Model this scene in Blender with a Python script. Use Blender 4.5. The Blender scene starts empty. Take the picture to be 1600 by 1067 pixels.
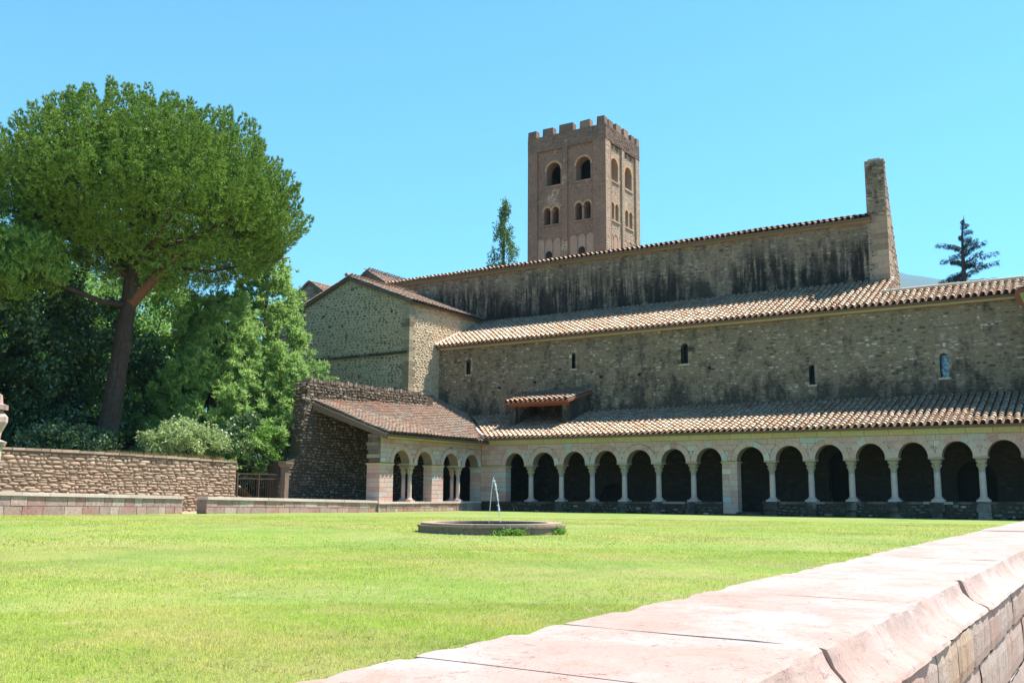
import bpy, math, random
import numpy as np
from mathutils import Vector, Matrix, noise
from mathutils.geometry import tessellate_polygon
R = math.radians
SC = bpy.context.scene
COL = SC.collection

# ------------------------------------------------------------------ camera, sky, sun, exposure
cam = bpy.data.cameras.new('camera'); cam_o = bpy.data.objects.new('camera', cam); COL.objects.link(cam_o)
f_px = 1504.887
def _n(v): return Vector(v).normalized()
_a = Vector((-2400, -221.5, -f_px)); _b = Vector((966, -242.5, -f_px))
cx = (-_a).normalized(); cy = _b.normalized(); cz = cx.cross(cy)
rot = Matrix((cx, cy, cz))
cam_o.matrix_world = Matrix.Translation((0, 0, 0.88)) @ rot.to_4x4()
cam.sensor_width = 36; cam.lens = 36 * f_px / 1600
cam.clip_start = 0.05; cam.clip_end = 20000
SC.camera = cam_o
SUN = _n((0.32, 0.41, 1.0))
w = bpy.data.worlds.new('World'); SC.world = w; w.use_nodes = True
nt = w.node_tree
sky = nt.nodes.new('ShaderNodeTexSky'); sky.sky_type = 'NISHITA'; sky.sun_disc = False
sky.sun_elevation = math.asin(SUN.z); sky.sun_rotation = math.atan2(SUN.x, SUN.y)
sky.altitude = 400; sky.air_density = 1.0; sky.dust_density = 0.0; sky.ozone_density = 6.0
bg = nt.nodes['Background']; bg.inputs[1].default_value = 0.112
tint = nt.nodes.new('ShaderNodeMix'); tint.data_type = 'RGBA'; tint.blend_type = 'MULTIPLY'; tint.inputs[0].default_value = 1
tint.inputs[7].default_value = (.62, 1.06, 1.0, 1)      # the camera's own rendering of a deep southern sky, the same over the whole sky
nt.links.new(sky.outputs[0], tint.inputs[6]); nt.links.new(tint.outputs[2], bg.inputs[0])
sl = bpy.data.lights.new('sun', 'SUN'); sl.energy = 5.0; sl.angle = R(0.5); sl.color = (1.0, 0.95, 0.87)
so = bpy.data.objects.new('sun', sl); COL.objects.link(so); so.rotation_euler = SUN.to_track_quat('Z', 'Y').to_euler()
so.location = (0, 0, 60)
SC.view_settings.view_transform = 'Standard'; SC.view_settings.look = 'None'
SC.view_settings.exposure = 1.3; SC.view_settings.gamma = 1
SC.cycles.max_bounces = 8; SC.cycles.diffuse_bounces = 4; SC.cycles.transmission_bounces = 4
SC.cycles.transparent_max_bounces = 6

# ------------------------------------------------------------------ helpers
def tag(o, label=None, cat=None, group=None, kind=None):
    if label: o['label'] = label
    if cat: o['category'] = cat
    if group: o['group'] = group
    if kind: o['kind'] = kind
    return o
def empty(name, loc, label, cat, group=None):
    o = bpy.data.objects.new(name, None); COL.objects.link(o); o.location = loc
    o.empty_display_size = 0.3
    return tag(o, label, cat, group)
def link(name, me, parent=None):
    o = bpy.data.objects.new(name, me); COL.objects.link(o)
    if parent is not None:
        o.parent = parent
        o.matrix_parent_inverse = parent_inv(parent)
    return o
def wmat(o):
    m = Matrix.LocRotScale(o.location, o.rotation_euler, o.scale)
    if o.parent is not None: m = wmat(o.parent) @ o.matrix_parent_inverse @ m
    return m
def parent_inv(p): return wmat(p).inverted()
def mesh_np(name, V, F, mat, smooth=False):
    """V (n,3); F (m,k) same-size faces"""
    V = np.asarray(V, dtype=np.float32); F = np.asarray(F, dtype=np.int32)
    me = bpy.data.meshes.new(name)
    me.vertices.add(len(V)); me.vertices.foreach_set('co', V.ravel())
    k = F.shape[1]; me.loops.add(F.size); me.loops.foreach_set('vertex_index', F.ravel())
    me.polygons.add(len(F)); me.polygons.foreach_set('loop_start', np.arange(0, F.size, k, dtype=np.int32))
    me.polygons.foreach_set('loop_total', np.full(len(F), k, dtype=np.int32))
    if smooth: me.polygons.foreach_set('use_smooth', np.ones(len(F), dtype=bool))
    me.update(calc_edges=True)
    if mat: me.materials.append(mat)
    return me
def mesh_py(name, V, F, mat, smooth=False):
    me = bpy.data.meshes.new(name); me.from_pydata([tuple(v) for v in V], [], F)
    if mat: me.materials.append(mat)
    if smooth:
        for p in me.polygons: p.use_smooth = True
    me.update(); return me
class MB:
    def __init__(s): s.V = []; s.F = []
    def add(s, V, F):
        n = len(s.V); s.V += [tuple(v) for v in V]; s.F += [tuple(i + n for i in f) for f in F]
    def box(s, x0, x1, y0, y1, z0, z1):
        s.add([(x0,y0,z0),(x1,y0,z0),(x1,y1,z0),(x0,y1,z0),(x0,y0,z1),(x1,y0,z1),(x1,y1,z1),(x0,y1,z1)],
              [(3,2,1,0),(4,5,6,7),(0,1,5,4),(1,2,6,5),(2,3,7,6),(3,0,4,7)])
    def hexa(s, P):  # 8 pts: bottom 4, top 4
        s.add(P, [(3,2,1,0),(4,5,6,7),(0,1,5,4),(1,2,6,5),(2,3,7,6),(3,0,4,7)])
    def tube(s, pts, rad, seg=8, cap=True):
        pts = [Vector(p) for p in pts]; rings = []
        n0 = len(s.V)
        for i, p in enumerate(pts):
            d = (pts[min(i+1, len(pts)-1)] - pts[max(i-1, 0)]).normalized()
            a = d.cross(Vector((0,0,1)) if abs(d.z) < 0.9 else Vector((1,0,0))).normalized(); b = d.cross(a)
            r = rad[i] if hasattr(rad, '__len__') else rad
            for k in range(seg):
                t = 2*math.pi*k/seg; s.V.append(tuple(p + (a*math.cos(t) + b*math.sin(t))*r))
        for i in range(len(pts)-1):
            for k in range(seg):
                k2 = (k+1) % seg; s.F.append((n0+i*seg+k, n0+i*seg+k2, n0+(i+1)*seg+k2, n0+(i+1)*seg+k))
        if cap:
            s.F.append(tuple(n0+k for k in range(seg))[::-1]); s.F.append(tuple(n0+(len(pts)-1)*seg+k for k in range(seg)))
    def lathe(s, c, prof, seg=16, sq=None):
        n0 = len(s.V)
        for i, (r, z) in enumerate(prof):
            q = sq[i] if sq else 0
            for k in range(seg):
                t = 2*math.pi*(k+0.5)/seg; ct, st = math.cos(t), math.sin(t)
                m = 1/max(abs(ct), abs(st)); g = 1 + (m-1)*q
                s.V.append((c[0]+r*g*ct, c[1]+r*g*st, c[2]+z))
        for i in range(len(prof)-1):
            for k in range(seg):
                k2 = (k+1) % seg; s.F.append((n0+i*seg+k, n0+i*seg+k2, n0+(i+1)*seg+k2, n0+(i+1)*seg+k))
        s.F.append(tuple(n0+k for k in range(seg))[::-1]); s.F.append(tuple(n0+(len(prof)-1)*seg+k for k in range(seg)))
    def build(s, name, mat, parent=None, smooth=False):
        return link(name, mesh_py(name, s.V, s.F, mat, smooth), parent)
class Frame:
    """a wall plane: origin o, u along, w up, n outward"""
    def __init__(s, o, u, n, w=(0,0,1)): s.o = np.array(o, float); s.u = np.array(u, float); s.n = np.array(n, float); s.w = np.array(w, float)
    def P(s, u, z, d=0.0): return s.o + s.u*u + s.w*z + s.n*d
def prism(outer, holes, fr, thick, d0=0.0):
    loops = [outer] + list(holes); pts = [p for l in loops for p in l]; n = len(pts)
    V = [fr.P(p[0], p[1], d0) for p in pts] + [fr.P(p[0], p[1], d0-thick) for p in pts]
    tri = tessellate_polygon([[Vector((p[0], p[1], 0)) for p in l] for l in loops])
    F = []
    for t in tri:
        F.append(tuple(t)); F.append((t[2]+n, t[1]+n, t[0]+n))
    b = 0
    for l in loops:
        m = len(l)
        for i in range(m): j = (i+1) % m; F.append((b+i, b+j, b+j+n, b+i+n))
        b += m
    mb = MB(); mb.add(V, F); return mb
def fix_normals(o):
    import bmesh
    bm = bmesh.new(); bm.from_mesh(o.data); bmesh.ops.recalc_face_normals(bm, faces=bm.faces); bm.to_mesh(o.data); bm.free()
    return o
def arch(uc, z0, zs, r, n=14, rx=None):
    rx = rx or r
    return [(uc-rx, z0)] + [(uc - rx*math.cos(math.pi*i/n), zs + r*math.sin(math.pi*i/n)) for i in range(n+1)] + [(uc+rx, z0)]

# ------------------------------------------------------------------ materials
MATS = {}
def lin(c):
    return tuple(c) + (1,)
class NB:
    def __init__(s, name):
        m = bpy.data.materials.new(name); m.use_nodes = True; s.m = m; s.t = m.node_tree
        s.b = s.t.nodes['Principled BSDF']; s.b.inputs['Roughness'].default_value = 0.9
        s.b.inputs['Specular IOR Level'].default_value = 0.25
        s.geo = s.t.nodes.new('ShaderNodeNewGeometry')
    def n(s, ty, **k):
        x = s.t.nodes.new(ty)
        for a, v in k.items(): setattr(x, a, v)
        return x
    def l(s, a, b): s.t.links.new(a, b)
    def math(s, op, a, b=None, clamp=False):
        x = s.n('ShaderNodeMath', operation=op, use_clamp=clamp)
        for i, v in enumerate((a, b)):
            if v is None: continue
            if isinstance(v, (int, float)): x.inputs[i].default_value = v
            else: s.l(v, x.inputs[i])
        return x.outputs[0]
    def pos(s, scale=(1,1,1), off=(0,0,0)):
        x = s.n('ShaderNodeMapping'); x.inputs['Scale'].default_value = scale; x.inputs['Location'].default_value = off
        s.l(s.geo.outputs['Position'], x.inputs[0]); return x.outputs[0]
    def noise(s, sc, vec=None, det=4, rough=0.6, dist=0):
        x = s.n('ShaderNodeTexNoise'); x.inputs['Scale'].default_value = sc; x.inputs['Detail'].default_value = det
        x.inputs['Roughness'].default_value = rough; x.inputs['Distortion'].default_value = dist
        s.l(vec if vec is not None else s.geo.outputs['Position'], x.inputs['Vector']); return x.outputs['Fac']
    def rnd(s):
        oi = s.n('ShaderNodeObjectInfo')
        a = s.math('ADD', s.geo.outputs['Random Per Island'], oi.outputs['Random']); return s.math('FRACT', a)
    def ramp(s, fac, stops, interp='LINEAR'):
        x = s.n('ShaderNodeValToRGB'); cr = x.color_ramp; cr.interpolation = interp
        while len(cr.elements) < len(stops): cr.elements.new(0.5)
        for e, (p, c) in zip(cr.elements, stops): e.position = p; e.color = lin(c)
        s.l(fac, x.inputs[0]); return x.outputs[0]
    def rng(s, fac, a, b, c=0.0, d=1.0):
        x = s.n('ShaderNodeMapRange'); x.inputs[1].default_value = a; x.inputs[2].default_value = b
        x.inputs[3].default_value = c; x.inputs[4].default_value = d; s.l(fac, x.inputs[0]); return x.outputs[0]
    def mix(s, fac, a, b, mode='MIX'):
        x = s.n('ShaderNodeMix', data_type='RGBA', blend_type=mode)
        for i, v in ((0, fac), (6, a), (7, b)):
            if isinstance(v, (int, float)): x.inputs[i].default_value = v
            elif isinstance(v, tuple): x.inputs[i].default_value = lin(v)
            else: s.l(v, x.inputs[i])
        return x.outputs[2]
    def bump(s, h, strength=0.4, dist=0.02):
        x = s.n('ShaderNodeBump'); x.inputs['Strength'].default_value = strength; x.inputs['Distance'].default_value = dist
        s.l(h, x.inputs['Height']); s.l(x.outputs[0], s.b.inputs['Normal'])
    def out(s, col, rough=None):
        s.l(col, s.b.inputs['Base Color'])
        if rough is not None: s.b.inputs['Roughness'].default_value = rough
        return s.m
def stone_mat(name, stops, fine=14, stain=None, streak=None, moss=None, bstr=0.5, contrast=0.35, patch=None):
    k = NB(name); c = k.ramp(k.rnd(), stops)
    n1 = k.noise(fine, det=6, rough=0.7); n2 = k.noise(fine*0.16, det=3)
    c = k.mix(k.rng(n1, 0.3, 0.7, 0, contrast), c, (0.09, 0.075, 0.06))
    c = k.mix(k.rng(n2, 0.45, 0.75, 0, 0.3), c, tuple(x*1.0 for x in stops[-1][1]))
    c = k.mix(1.0, c, (1.08, 1.0, .93), 'MULTIPLY')
    if patch: # pale lime patches with their own outline
        n = k.noise(patch[1], k.pos(off=(3, 9, 2)), det=5, rough=0.65)
        c = k.mix(k.rng(n, patch[2], patch[2]+0.06, 0, patch[3]), c, patch[0])
    if stain:
        n = k.noise(stain[1]*1.7, k.pos(scale=(1,1,.5), off=(7, 3, 1)), det=9, rough=0.78)
        if len(stain) > 4:   # height term: more of the dark stain low on the wall
            sp_ = k.n('ShaderNodeSeparateXYZ'); k.l(k.geo.outputs['Position'], sp_.inputs[0])
            n = k.math('ADD', n, k.rng(sp_.outputs[2], stain[4], stain[5], stain[6], 0))
        c = k.mix(k.rng(n, stain[2], stain[2]+0.14, 0, stain[3]), c, stain[0])
    if streak:
        n = k.noise(1.0, k.pos(scale=(streak[1], streak[1], streak[1]*0.10)), det=6, rough=0.75)
        m = k.rng(n, streak[2], streak[2]+0.12, 0, streak[3])
        big = k.noise(.42, k.pos(scale=(1,1,.5), off=(11, 4, 8)), det=3); m = k.math('MULTIPLY', m, k.rng(big, .36, .52, .15, 1))
        if len(streak) > 4:
            sep = k.n('ShaderNodeSeparateXYZ'); k.l(k.geo.outputs['Position'], sep.inputs[0])
            m = k.math('MULTIPLY', m, k.rng(sep.outputs[2], streak[4], streak[5], 0, 1))
        c = k.mix(m, c, streak[0])
    if moss:
        n = k.noise(moss[1], k.pos(off=(1, 5, 9)), det=6, rough=0.7)
        c = k.mix(k.rng(n, moss[2], moss[2]+0.12, 0, moss[3]), c, moss[0])
    k.bump(n1, bstr, 0.02)
    return k.out(c)
DARK = (0.02, 0.018, 0.015)
M = {}
M['aisle'] = stone_mat('aisle_rubble', [(0,(.06,.05,.04)),(.2,(.19,.145,.095)),(.55,(.36,.28,.185)),(.75,(.2,.165,.125)),(.9,(.42,.35,.26)),(1,(.6,.56,.5))],
                       stain=((.035,.03,.026), .8, .51, .85, 4.9, 7.0, .17), moss=((.22,.2,.09), .4, .54, .4))  # dark stain, thickened at the wall foot to paint in its shade
M['clere'] = stone_mat('clerestory_rubble', [(0,(.09,.07,.05)),(.3,(.25,.185,.13)),(.75,(.35,.27,.19)),(1,(.52,.46,.39))],
                       streak=((.022,.02,.018), 3.2, .40, .95, 14.8, 13.0), stain=((.03,.026,.022), .5, .52, .85, 11.0, 13.4, .17), patch=((.45,.4,.35), .33, .6, .5))
M['transept'] = stone_mat('transept_rubble', [(0,(.08,.068,.048)),(.3,(.2,.17,.115)),(.7,(.34,.29,.2)),(1,(.44,.38,.28))],
                          moss=((.2,.19,.11), .4, .5, .4))
M['transept_mortar'] = stone_mat('transept_mortar', [(0,(.52,.42,.3)),(1,(.58,.47,.34))], bstr=.3, moss=((.36,.33,.2), .4, .5, .4), stain=((.1,.085,.06), .6, .57, .55))
M['mortar'] = stone_mat('old_mortar', [(0,(.25,.2,.14)),(1,(.3,.24,.165))], stain=((.04,.034,.03), .8, .52, .8, 4.9, 7.0, .17))  # same stain as the aisle stones, foot shade painted in too
M['mortar_dark'] = stone_mat('clerestory_mortar', [(0,(.28,.225,.165)),(1,(.34,.27,.2))], streak=((.022,.02,.018), 3.2, .40, .95, 14.8, 13.0), stain=((.03,.026,.022), .5, .52, .85, 11.0, 13.4, .17))
M['ruin'] = stone_mat('ruin_rubble', [(0,(.09,.065,.045)),(.4,(.17,.135,.105)),(.8,(.25,.2,.155)),(1,(.36,.3,.25))], stain=((.04,.033,.028), .6, .55, .7))
M['ruin_mortar'] = stone_mat('ruin_mortar', [(0,(.08,.06,.042)),(1,(.1,.075,.053))])
M['retain'] = stone_mat('garden_rubble', [(0,(.22,.17,.125)),(.3,(.36,.29,.22)),(.7,(.45,.36,.27)),(.9,(.43,.3,.22)),(1,(.54,.47,.39))], contrast=.45, bstr=.8)
M['retain_mortar'] = stone_mat('garden_mortar', [(0,(.15,.1,.065)),(1,(.2,.14,.09))])
M['pink'] = stone_mat('pink_marble_block', [(0,(.48,.28,.26)),(.3,(.58,.39,.36)),(.55,(.53,.41,.39)),(.75,(.58,.38,.35)),(.92,(.44,.48,.50)),(1,(.64,.54,.5))],
                      fine=9, contrast=.3, stain=((.12,.1,.09), .7, .6, .45), moss=((.5,.5,.46), 1.0, .62, .3))
M['pink_mortar'] = stone_mat('pink_mortar', [(0,(.24,.19,.16)),(1,(.28,.22,.19))])
M['cream'] = stone_mat('cream_limestone', [(0,(.46,.4,.28)),(.5,(.52,.44,.32)),(1,(.48,.47,.34))], fine=8, contrast=.25, moss=((.36,.39,.2), .8, .55, .4))
M['column'] = stone_mat('column_marble', [(0,(.5,.38,.36)),(.35,(.58,.48,.46)),(.7,(.5,.42,.43)),(1,(.62,.48,.45))], fine=7, contrast=.3, moss=((.4,.42,.34), 1.2, .6, .3))
M['capital'] = stone_mat('capital_marble', [(0,(.4,.35,.28)),(.5,(.46,.41,.34)),(1,(.42,.34,.3))], fine=18, contrast=.5, bstr=1)
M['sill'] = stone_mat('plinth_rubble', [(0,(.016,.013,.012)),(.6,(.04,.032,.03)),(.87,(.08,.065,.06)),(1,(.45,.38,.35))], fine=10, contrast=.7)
M['lowwall'] = stone_mat('low_wall_block', [(0,(.42,.22,.2)),(.3,(.48,.30,.28)),(.6,(.40,.28,.26)),(.8,(.52,.33,.30)),(1,(.56,.46,.43))], fine=12, contrast=.6,
                         stain=((.09,.075,.07), 1.4, .55, .75))
M['lowcap'] = stone_mat('low_wall_coping', [(0,(.54,.44,.40)),(1,(.66,.56,.52))], fine=9, contrast=.25)
M['tower'] = stone_mat('tower_stone', [(0,(.24,.13,.09)),(.4,(.33,.185,.13)),(.8,(.28,.165,.12)),(1,(.40,.25,.17))], fine=7, contrast=.45,
                       stain=((.1,.075,.065), .45, .52, .75), patch=((.5,.36,.24), .5, .62, .6))
M['tower_reveal'] = stone_mat('tower_brick_reveal', [(0,(.48,.28,.15)),(1,(.55,.38,.22))], fine=8, contrast=.3)
M['tower_wall'] = stone_mat('tower_render', [(0,(.29,.175,.125)),(1,(.33,.2,.14))], fine=6, contrast=.5,
                       stain=((.1,.08,.07), .5, .5, .7), patch=((.55,.42,.28), .45, .58, .65))
M['tower_niche'] = stone_mat('tower_niche_plaster', [(0,(.42,.27,.2)),(1,(.46,.3,.22))], fine=6, contrast=.4)
M['tower_east_wall'] = stone_mat('tower_sunlit_lime_render', [(0,(.42,.31,.22)),(1,(.48,.36,.26))], fine=6, contrast=.5, stain=((.13,.1,.08), 1.1, .55, .6), patch=((.6,.5,.4), .8, .58, .6))  # lime-pale render, lightened to paint sunlight on the east face
M['tower_east'] = stone_mat('tower_sunlit_stone', [(0,(.34,.24,.16)),(.5,(.46,.34,.24)),(1,(.56,.45,.33))], fine=7, contrast=.45, stain=((.13,.1,.08), 1.1, .56, .6))  # east face stones: sunlight put into the paler colour
M['transept_side'] = stone_mat('transept_sunlit_rubble', [(0,(.3,.23,.15)),(.2,(.5,.41,.28)),(.8,(.6,.5,.36)),(1,(.66,.58,.44))], contrast=.3)  # paler stones paint the sun on the transept's right side
M['tower_top'] = stone_mat('weathered_parapet', [(0,(.19,.12,.09)),(.6,(.27,.175,.13)),(1,(.36,.25,.18))], fine=6, contrast=.6, stain=((.09,.07,.06), .9, .5, .7))
M['moss'] = stone_mat('mossy_timber', [(0,(.3,.3,.08)),(1,(.36,.34,.1))], fine=12, contrast=.5)
M['facade'] = stone_mat('facade_rubble', [(0,(.26,.18,.13)),(.5,(.38,.28,.2)),(1,(.48,.38,.28))], contrast=.4)
M['coprub'] = stone_mat('old_render', [(0,(.3,.25,.2)),(1,(.34,.28,.22))])
def tile_mat(name, stops, lichen):
    k = NB(name); c = k.ramp(k.rnd(), stops)
    n1 = k.noise(24, det=4); n2 = k.noise(5, det=5, rough=.7)
    c = k.mix(k.rng(n2, .45, .7, 0, lichen), c, (.40,.36,.27))
    c = k.mix(k.rng(n1, .55, .75, 0, .35), c, (.12,.09,.07))
    k.b.inputs['Specular IOR Level'].default_value = .08
    k.bump(n1, .3, .01); return k.out(c, .95)
M['tile'] = tile_mat('terracotta_tile', [(0,(.42,.25,.16)),(.3,(.48,.31,.21)),(.6,(.55,.40,.29)),(.9,(.58,.45,.34)),(1,(.40,.28,.20))], .4)
M['tile_red'] = tile_mat('red_terracotta_tile', [(0,(.38,.15,.09)),(.25,(.40,.22,.15)),(.5,(.33,.24,.18)),(.75,(.46,.34,.25)),(.9,(.22,.17,.14)),(1,(.3,.27,.22))], .6)
M['pan'] = tile_mat('pan_tile', [(0,(.11,.06,.04)),(1,(.14,.08,.055))], .25)  # pan colour darkened to paint the shade between cover tiles
M['wood'] = stone_mat('weathered_wood', [(0,(.12,.09,.07)),(1,(.16,.12,.09))], fine=20)
M['redwood'] = stone_mat('red_timber', [(0,(.2,.06,.035)),(1,(.24,.08,.045))], fine=20, contrast=.2)
M['lead'] = stone_mat('mortar_flashing', [(0,(.55,.53,.5)),(1,(.6,.58,.55))], fine=10, contrast=.2)
M['iron'] = stone_mat('rusty_iron', [(0,(.05,.045,.04)),(1,(.07,.055,.045))], fine=30, contrast=.2)
M['interior'] = stone_mat('shaded_rubble', [(0,(.03,.025,.019)),(.7,(.042,.035,.026)),(1,(.06,.05,.038))], fine=6)  # gallery shade put into the colour: near-black stone
M['black'] = stone_mat('dark_door_and_shade', [(0,(.02,.016,.013)),(1,(.03,.025,.02))], fine=10, contrast=.1)  # door timber; also paints the dark inside holes and tower openings
def coping_mat():
    k = NB('pink_marble_coping')
    p = k.pos(scale=(1, 0.7, 1)); rn = k.rnd()
    n1 = k.noise(2.2, p, det=8, rough=.65, dist=1.2); n2 = k.noise(30, det=6, rough=.7); n3 = k.noise(7, p, det=8, rough=.75, dist=.8)
    c = k.ramp(n1, [(.3,(.38,.265,.22)),(.45,(.40,.30,.26)),(.55,(.42,.345,.31)),(.7,(.46,.42,.40))])
    c = k.mix(k.rng(rn, 0, 1, 0, .5), c, (.36,.245,.2))
    c = k.mix(1.0, c, (.95,.92,.91), 'MULTIPLY')
    c = k.mix(k.rng(n3, .54, .62, 0, .45), c, (.36,.19,.13))
    ns = k.noise(1.0, k.pos(scale=(5, 38, 20), off=(2,2,2)), det=6, rough=.75, dist=.6); c = k.mix(k.rng(ns, .60, .72, 0, .55), c, (.22,.13,.10))
    c = k.mix(k.rng(k.noise(2.6, k.pos(off=(9,9,1)), det=7, rough=.7), .50, .66, 0, .6), c, (.45,.41,.39))
    # thin dark veins
    v = k.n('ShaderNodeTexVoronoi', feature='DISTANCE_TO_EDGE'); v.inputs['Scale'].default_value = 3.1
    d = k.n('ShaderNodeVectorMath', operation='ADD'); nn = k.n('ShaderNodeTexNoise'); nn.inputs['Scale'].default_value = 5
    nn.inputs['Detail'].default_value = 6
    k.l(k.geo.outputs['Position'], nn.inputs['Vector'])
    k.l(p, d.inputs[0]); k.l(nn.outputs['Color'], d.inputs[1]); k.l(d.outputs[0], v.inputs['Vector'])
    m = k.math('MULTIPLY', k.rng(v.outputs['Distance'], 0, .016, .9, 0), k.rng(n2, .44, .56, 0, 1))
    c = k.mix(m, c, (.16,.08,.06))
    c = k.mix(k.rng(n2, .60, .70, 0, .5), c, (.22,.14,.11))
    n6 = k.noise(1.3, k.pos(off=(5,1,3)), det=8, rough=.75); c = k.mix(k.rng(n6, .55, .68, 0, .45), c, (.27,.23,.21))
    n7 = k.noise(160, det=2); c = k.mix(k.rng(n7, .62, .7, 0, .5), c, (.14,.1,.08))
    h = k.math('ADD', k.math('MULTIPLY', n2, .5), n3)
    k.bump(h, .6, .012); return k.out(c, .75)
M['coping'] = coping_mat()
def coping_side():
    k = NB('weathered_marble_block')
    n1 = k.noise(1.0, k.pos(scale=(26, 26, 4)), det=6, rough=.7); n2 = k.noise(45, det=5, rough=.7); n3 = k.noise(4, det=5)
    c = k.ramp(k.rnd(), [(0,(.36,.24,.195)),(.4,(.40,.29,.24)),(.7,(.36,.29,.25)),(1,(.42,.30,.2))])
    c = k.mix(k.rng(n3, .45, .65, 0, .5), c, (.42,.40,.38))
    c = k.mix(k.rng(n1, .52, .66, 0, .65), c, (.22,.15,.12))
    c = k.mix(k.rng(n2, .58, .7, 0, .6), c, (.12,.09,.08))
    k.bump(k.math('ADD', n1, n2), .7, .008); return k.out(c, .85)
M['coping_side'] = coping_side()
def grass_mat(name, blade):
    k = NB(name)
    n1 = k.noise(.35, det=5, rough=.6); n2 = k.noise(1.6, det=6, rough=.7); n3 = k.noise(28, det=4, rough=.8)
    c = k.ramp(n1, [(.3,(.150,.235,.034)),(.5,(.195,.275,.045)),(.7,(.26,.29,.07))])
    c = k.mix(k.rng(n2, .5, .68, 0, .55), c, (.36,.33,.15))
    n5 = k.noise(.16, k.pos(scale=(1, 2.2, 1), off=(4, 2, 0)), det=4, rough=.7); c = k.mix(k.rng(n5, .46, .6, 0, .75), c, (.28,.27,.10))
    n8 = k.noise(.5, k.pos(off=(14, 8, 2)), det=5, rough=.65); c = k.mix(k.rng(n8, .5, .62, 0, .45), c, (.11,.19,.03))
    n9 = k.noise(2.2, k.pos(off=(3, 1, 2)), det=6, rough=.75); c = k.mix(k.rng(n9, .60, .68, 0, .5), c, (.40,.36,.2))
    if blade:
        c = k.mix(1.0, c, (2.5,2.0,1.75), 'MULTIPLY')
        c = k.mix(k.rng(k.rnd(), .6, 1, 0, .7), c, (.34,.36,.13))
        c = k.mix(k.rng(k.rnd(), .25, 0, 0, .4), c, (.1,.19,.03))
        m = k.out(c, .7)
        tr = k.n('ShaderNodeBsdfTranslucent'); k.l(c, tr.inputs[0]); ms = k.n('ShaderNodeMixShader'); ms.inputs[0].default_value = .4
        k.l(k.b.outputs[0], ms.inputs[1]); k.l(tr.outputs[0], ms.inputs[2])
        k.l(ms.outputs[0], k.t.nodes['Material Output'].inputs[0]); return m
    n4 = k.noise(1.0, k.pos(scale=(60, 60, 10)), det=3, rough=.8)
    c = k.mix(k.rng(n3, .35, .65, 0, .35), c, (.13,.2,.03))
    c = k.mix(k.rng(n4, .55, .7, 0, .3), c, (.42,.42,.2))
    k.bump(k.math('ADD', n3, n4), .5, .03); return k.out(c, .85)
M['lawn'] = grass_mat('lawn_turf', False); M['blade'] = grass_mat('grass_blades', True)
def leaf_mat(name, stops, trans=.35, rough=.55, spec=.4):
    k = NB(name); c = k.ramp(k.rnd(), stops)
    n = k.noise(.5, det=3); c = k.mix(k.rng(n, .4, .65, 0, .12), c, tuple(x*.6 for x in stops[0][1]))
    m = k.out(c, rough); k.b.inputs['Specular IOR Level'].default_value = spec
    tr = k.n('ShaderNodeBsdfTranslucent'); k.l(c, tr.inputs[0]); ms = k.n('ShaderNodeMixShader'); ms.inputs[0].default_value = trans
    k.l(k.b.outputs[0], ms.inputs[1]); k.l(tr.outputs[0], ms.inputs[2]); k.l(ms.outputs[0], k.t.nodes['Material Output'].inputs[0])
    return m
M['pine'] = leaf_mat('stone_pine_needles', [(0,(.11,.20,.03)),(.5,(.21,.34,.05)),(1,(.34,.45,.08))], .2)
M['conifer'] = leaf_mat('himalayan_pine_needles', [(0, (0.196, 0.356, 0.092)), (0.5, (0.345, 0.529, 0.149)), (1, (0.506, 0.6, 0.23))], .45)
M['dark'] = leaf_mat('evergreen_oak_leaves', [(0, (0.034, 0.068, 0.021)), (0.6, (0.068, 0.127, 0.034)), (1, (0.169, 0.254, 0.101))], .2, .35, .8)
M['mid'] = leaf_mat('lime_tree_leaves', [(0, (0.132, 0.264, 0.055)), (0.5, (0.22, 0.396, 0.083)), (1, (0.396, 0.55, 0.143))], .45)
M['bush'] = leaf_mat('variegated_leaves', [(0,(.17,.27,.07)),(.5,(.32,.42,.15)),(1,(.55,.6,.34))], .45)
M['sap'] = leaf_mat('sapling_leaves', [(0, (0.104, 0.221, 0.026)), (0.5, (0.169, 0.325, 0.039)), (1, (0.26, 0.416, 0.078))], .5)
M['poplar'] = leaf_mat('poplar_leaves', [(0, (0.064, 0.136, 0.032)), (0.5, (0.112, 0.208, 0.048)), (1, (0.224, 0.32, 0.096))])
M['cedar'] = leaf_mat('cedar_needles', [(0,(.02,.045,.04)),(1,(.04,.075,.05))], .15)
M['dry'] = leaf_mat('dry_grass', [(0,(.25,.2,.08)),(1,(.38,.33,.15))])
M['bark'] = stone_mat('pine_bark', [(0,(.035,.018,.014)),(1,(.05,.026,.02))], fine=5, contrast=.7, bstr=1.0)
M['limb'] = stone_mat('orange_bark', [(0,(.2,.075,.04)),(1,(.24,.09,.05))], fine=6, contrast=.5, bstr=.8)
M['sand'] = stone_mat('sandy_path', [(0,(.42,.31,.2)),(1,(.45,.33,.22))], fine=12, contrast=.25)
M['earth'] = stone_mat('garden_earth', [(0,(.16,.13,.08)),(1,(.2,.17,.1))], fine=3, contrast=.4, moss=((.09,.13,.04), .4, .48, .7))
M['mount'] = stone_mat('far_forest', [(0,(.04,.065,.045)),(1,(.055,.08,.055))], fine=.01, contrast=.2, bstr=0)
M['fount'] = stone_mat('fountain_stone', [(0,(.26,.18,.14)),(.5,(.32,.23,.18)),(1,(.24,.18,.145))], fine=8, contrast=.55, stain=((.1,.08,.07), 1.2, .5, .75))
M['fount_rim'] = stone_mat('fountain_rim', [(0,(.36,.27,.21)),(1,(.44,.34,.28))], fine=8, contrast=.5)
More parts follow.
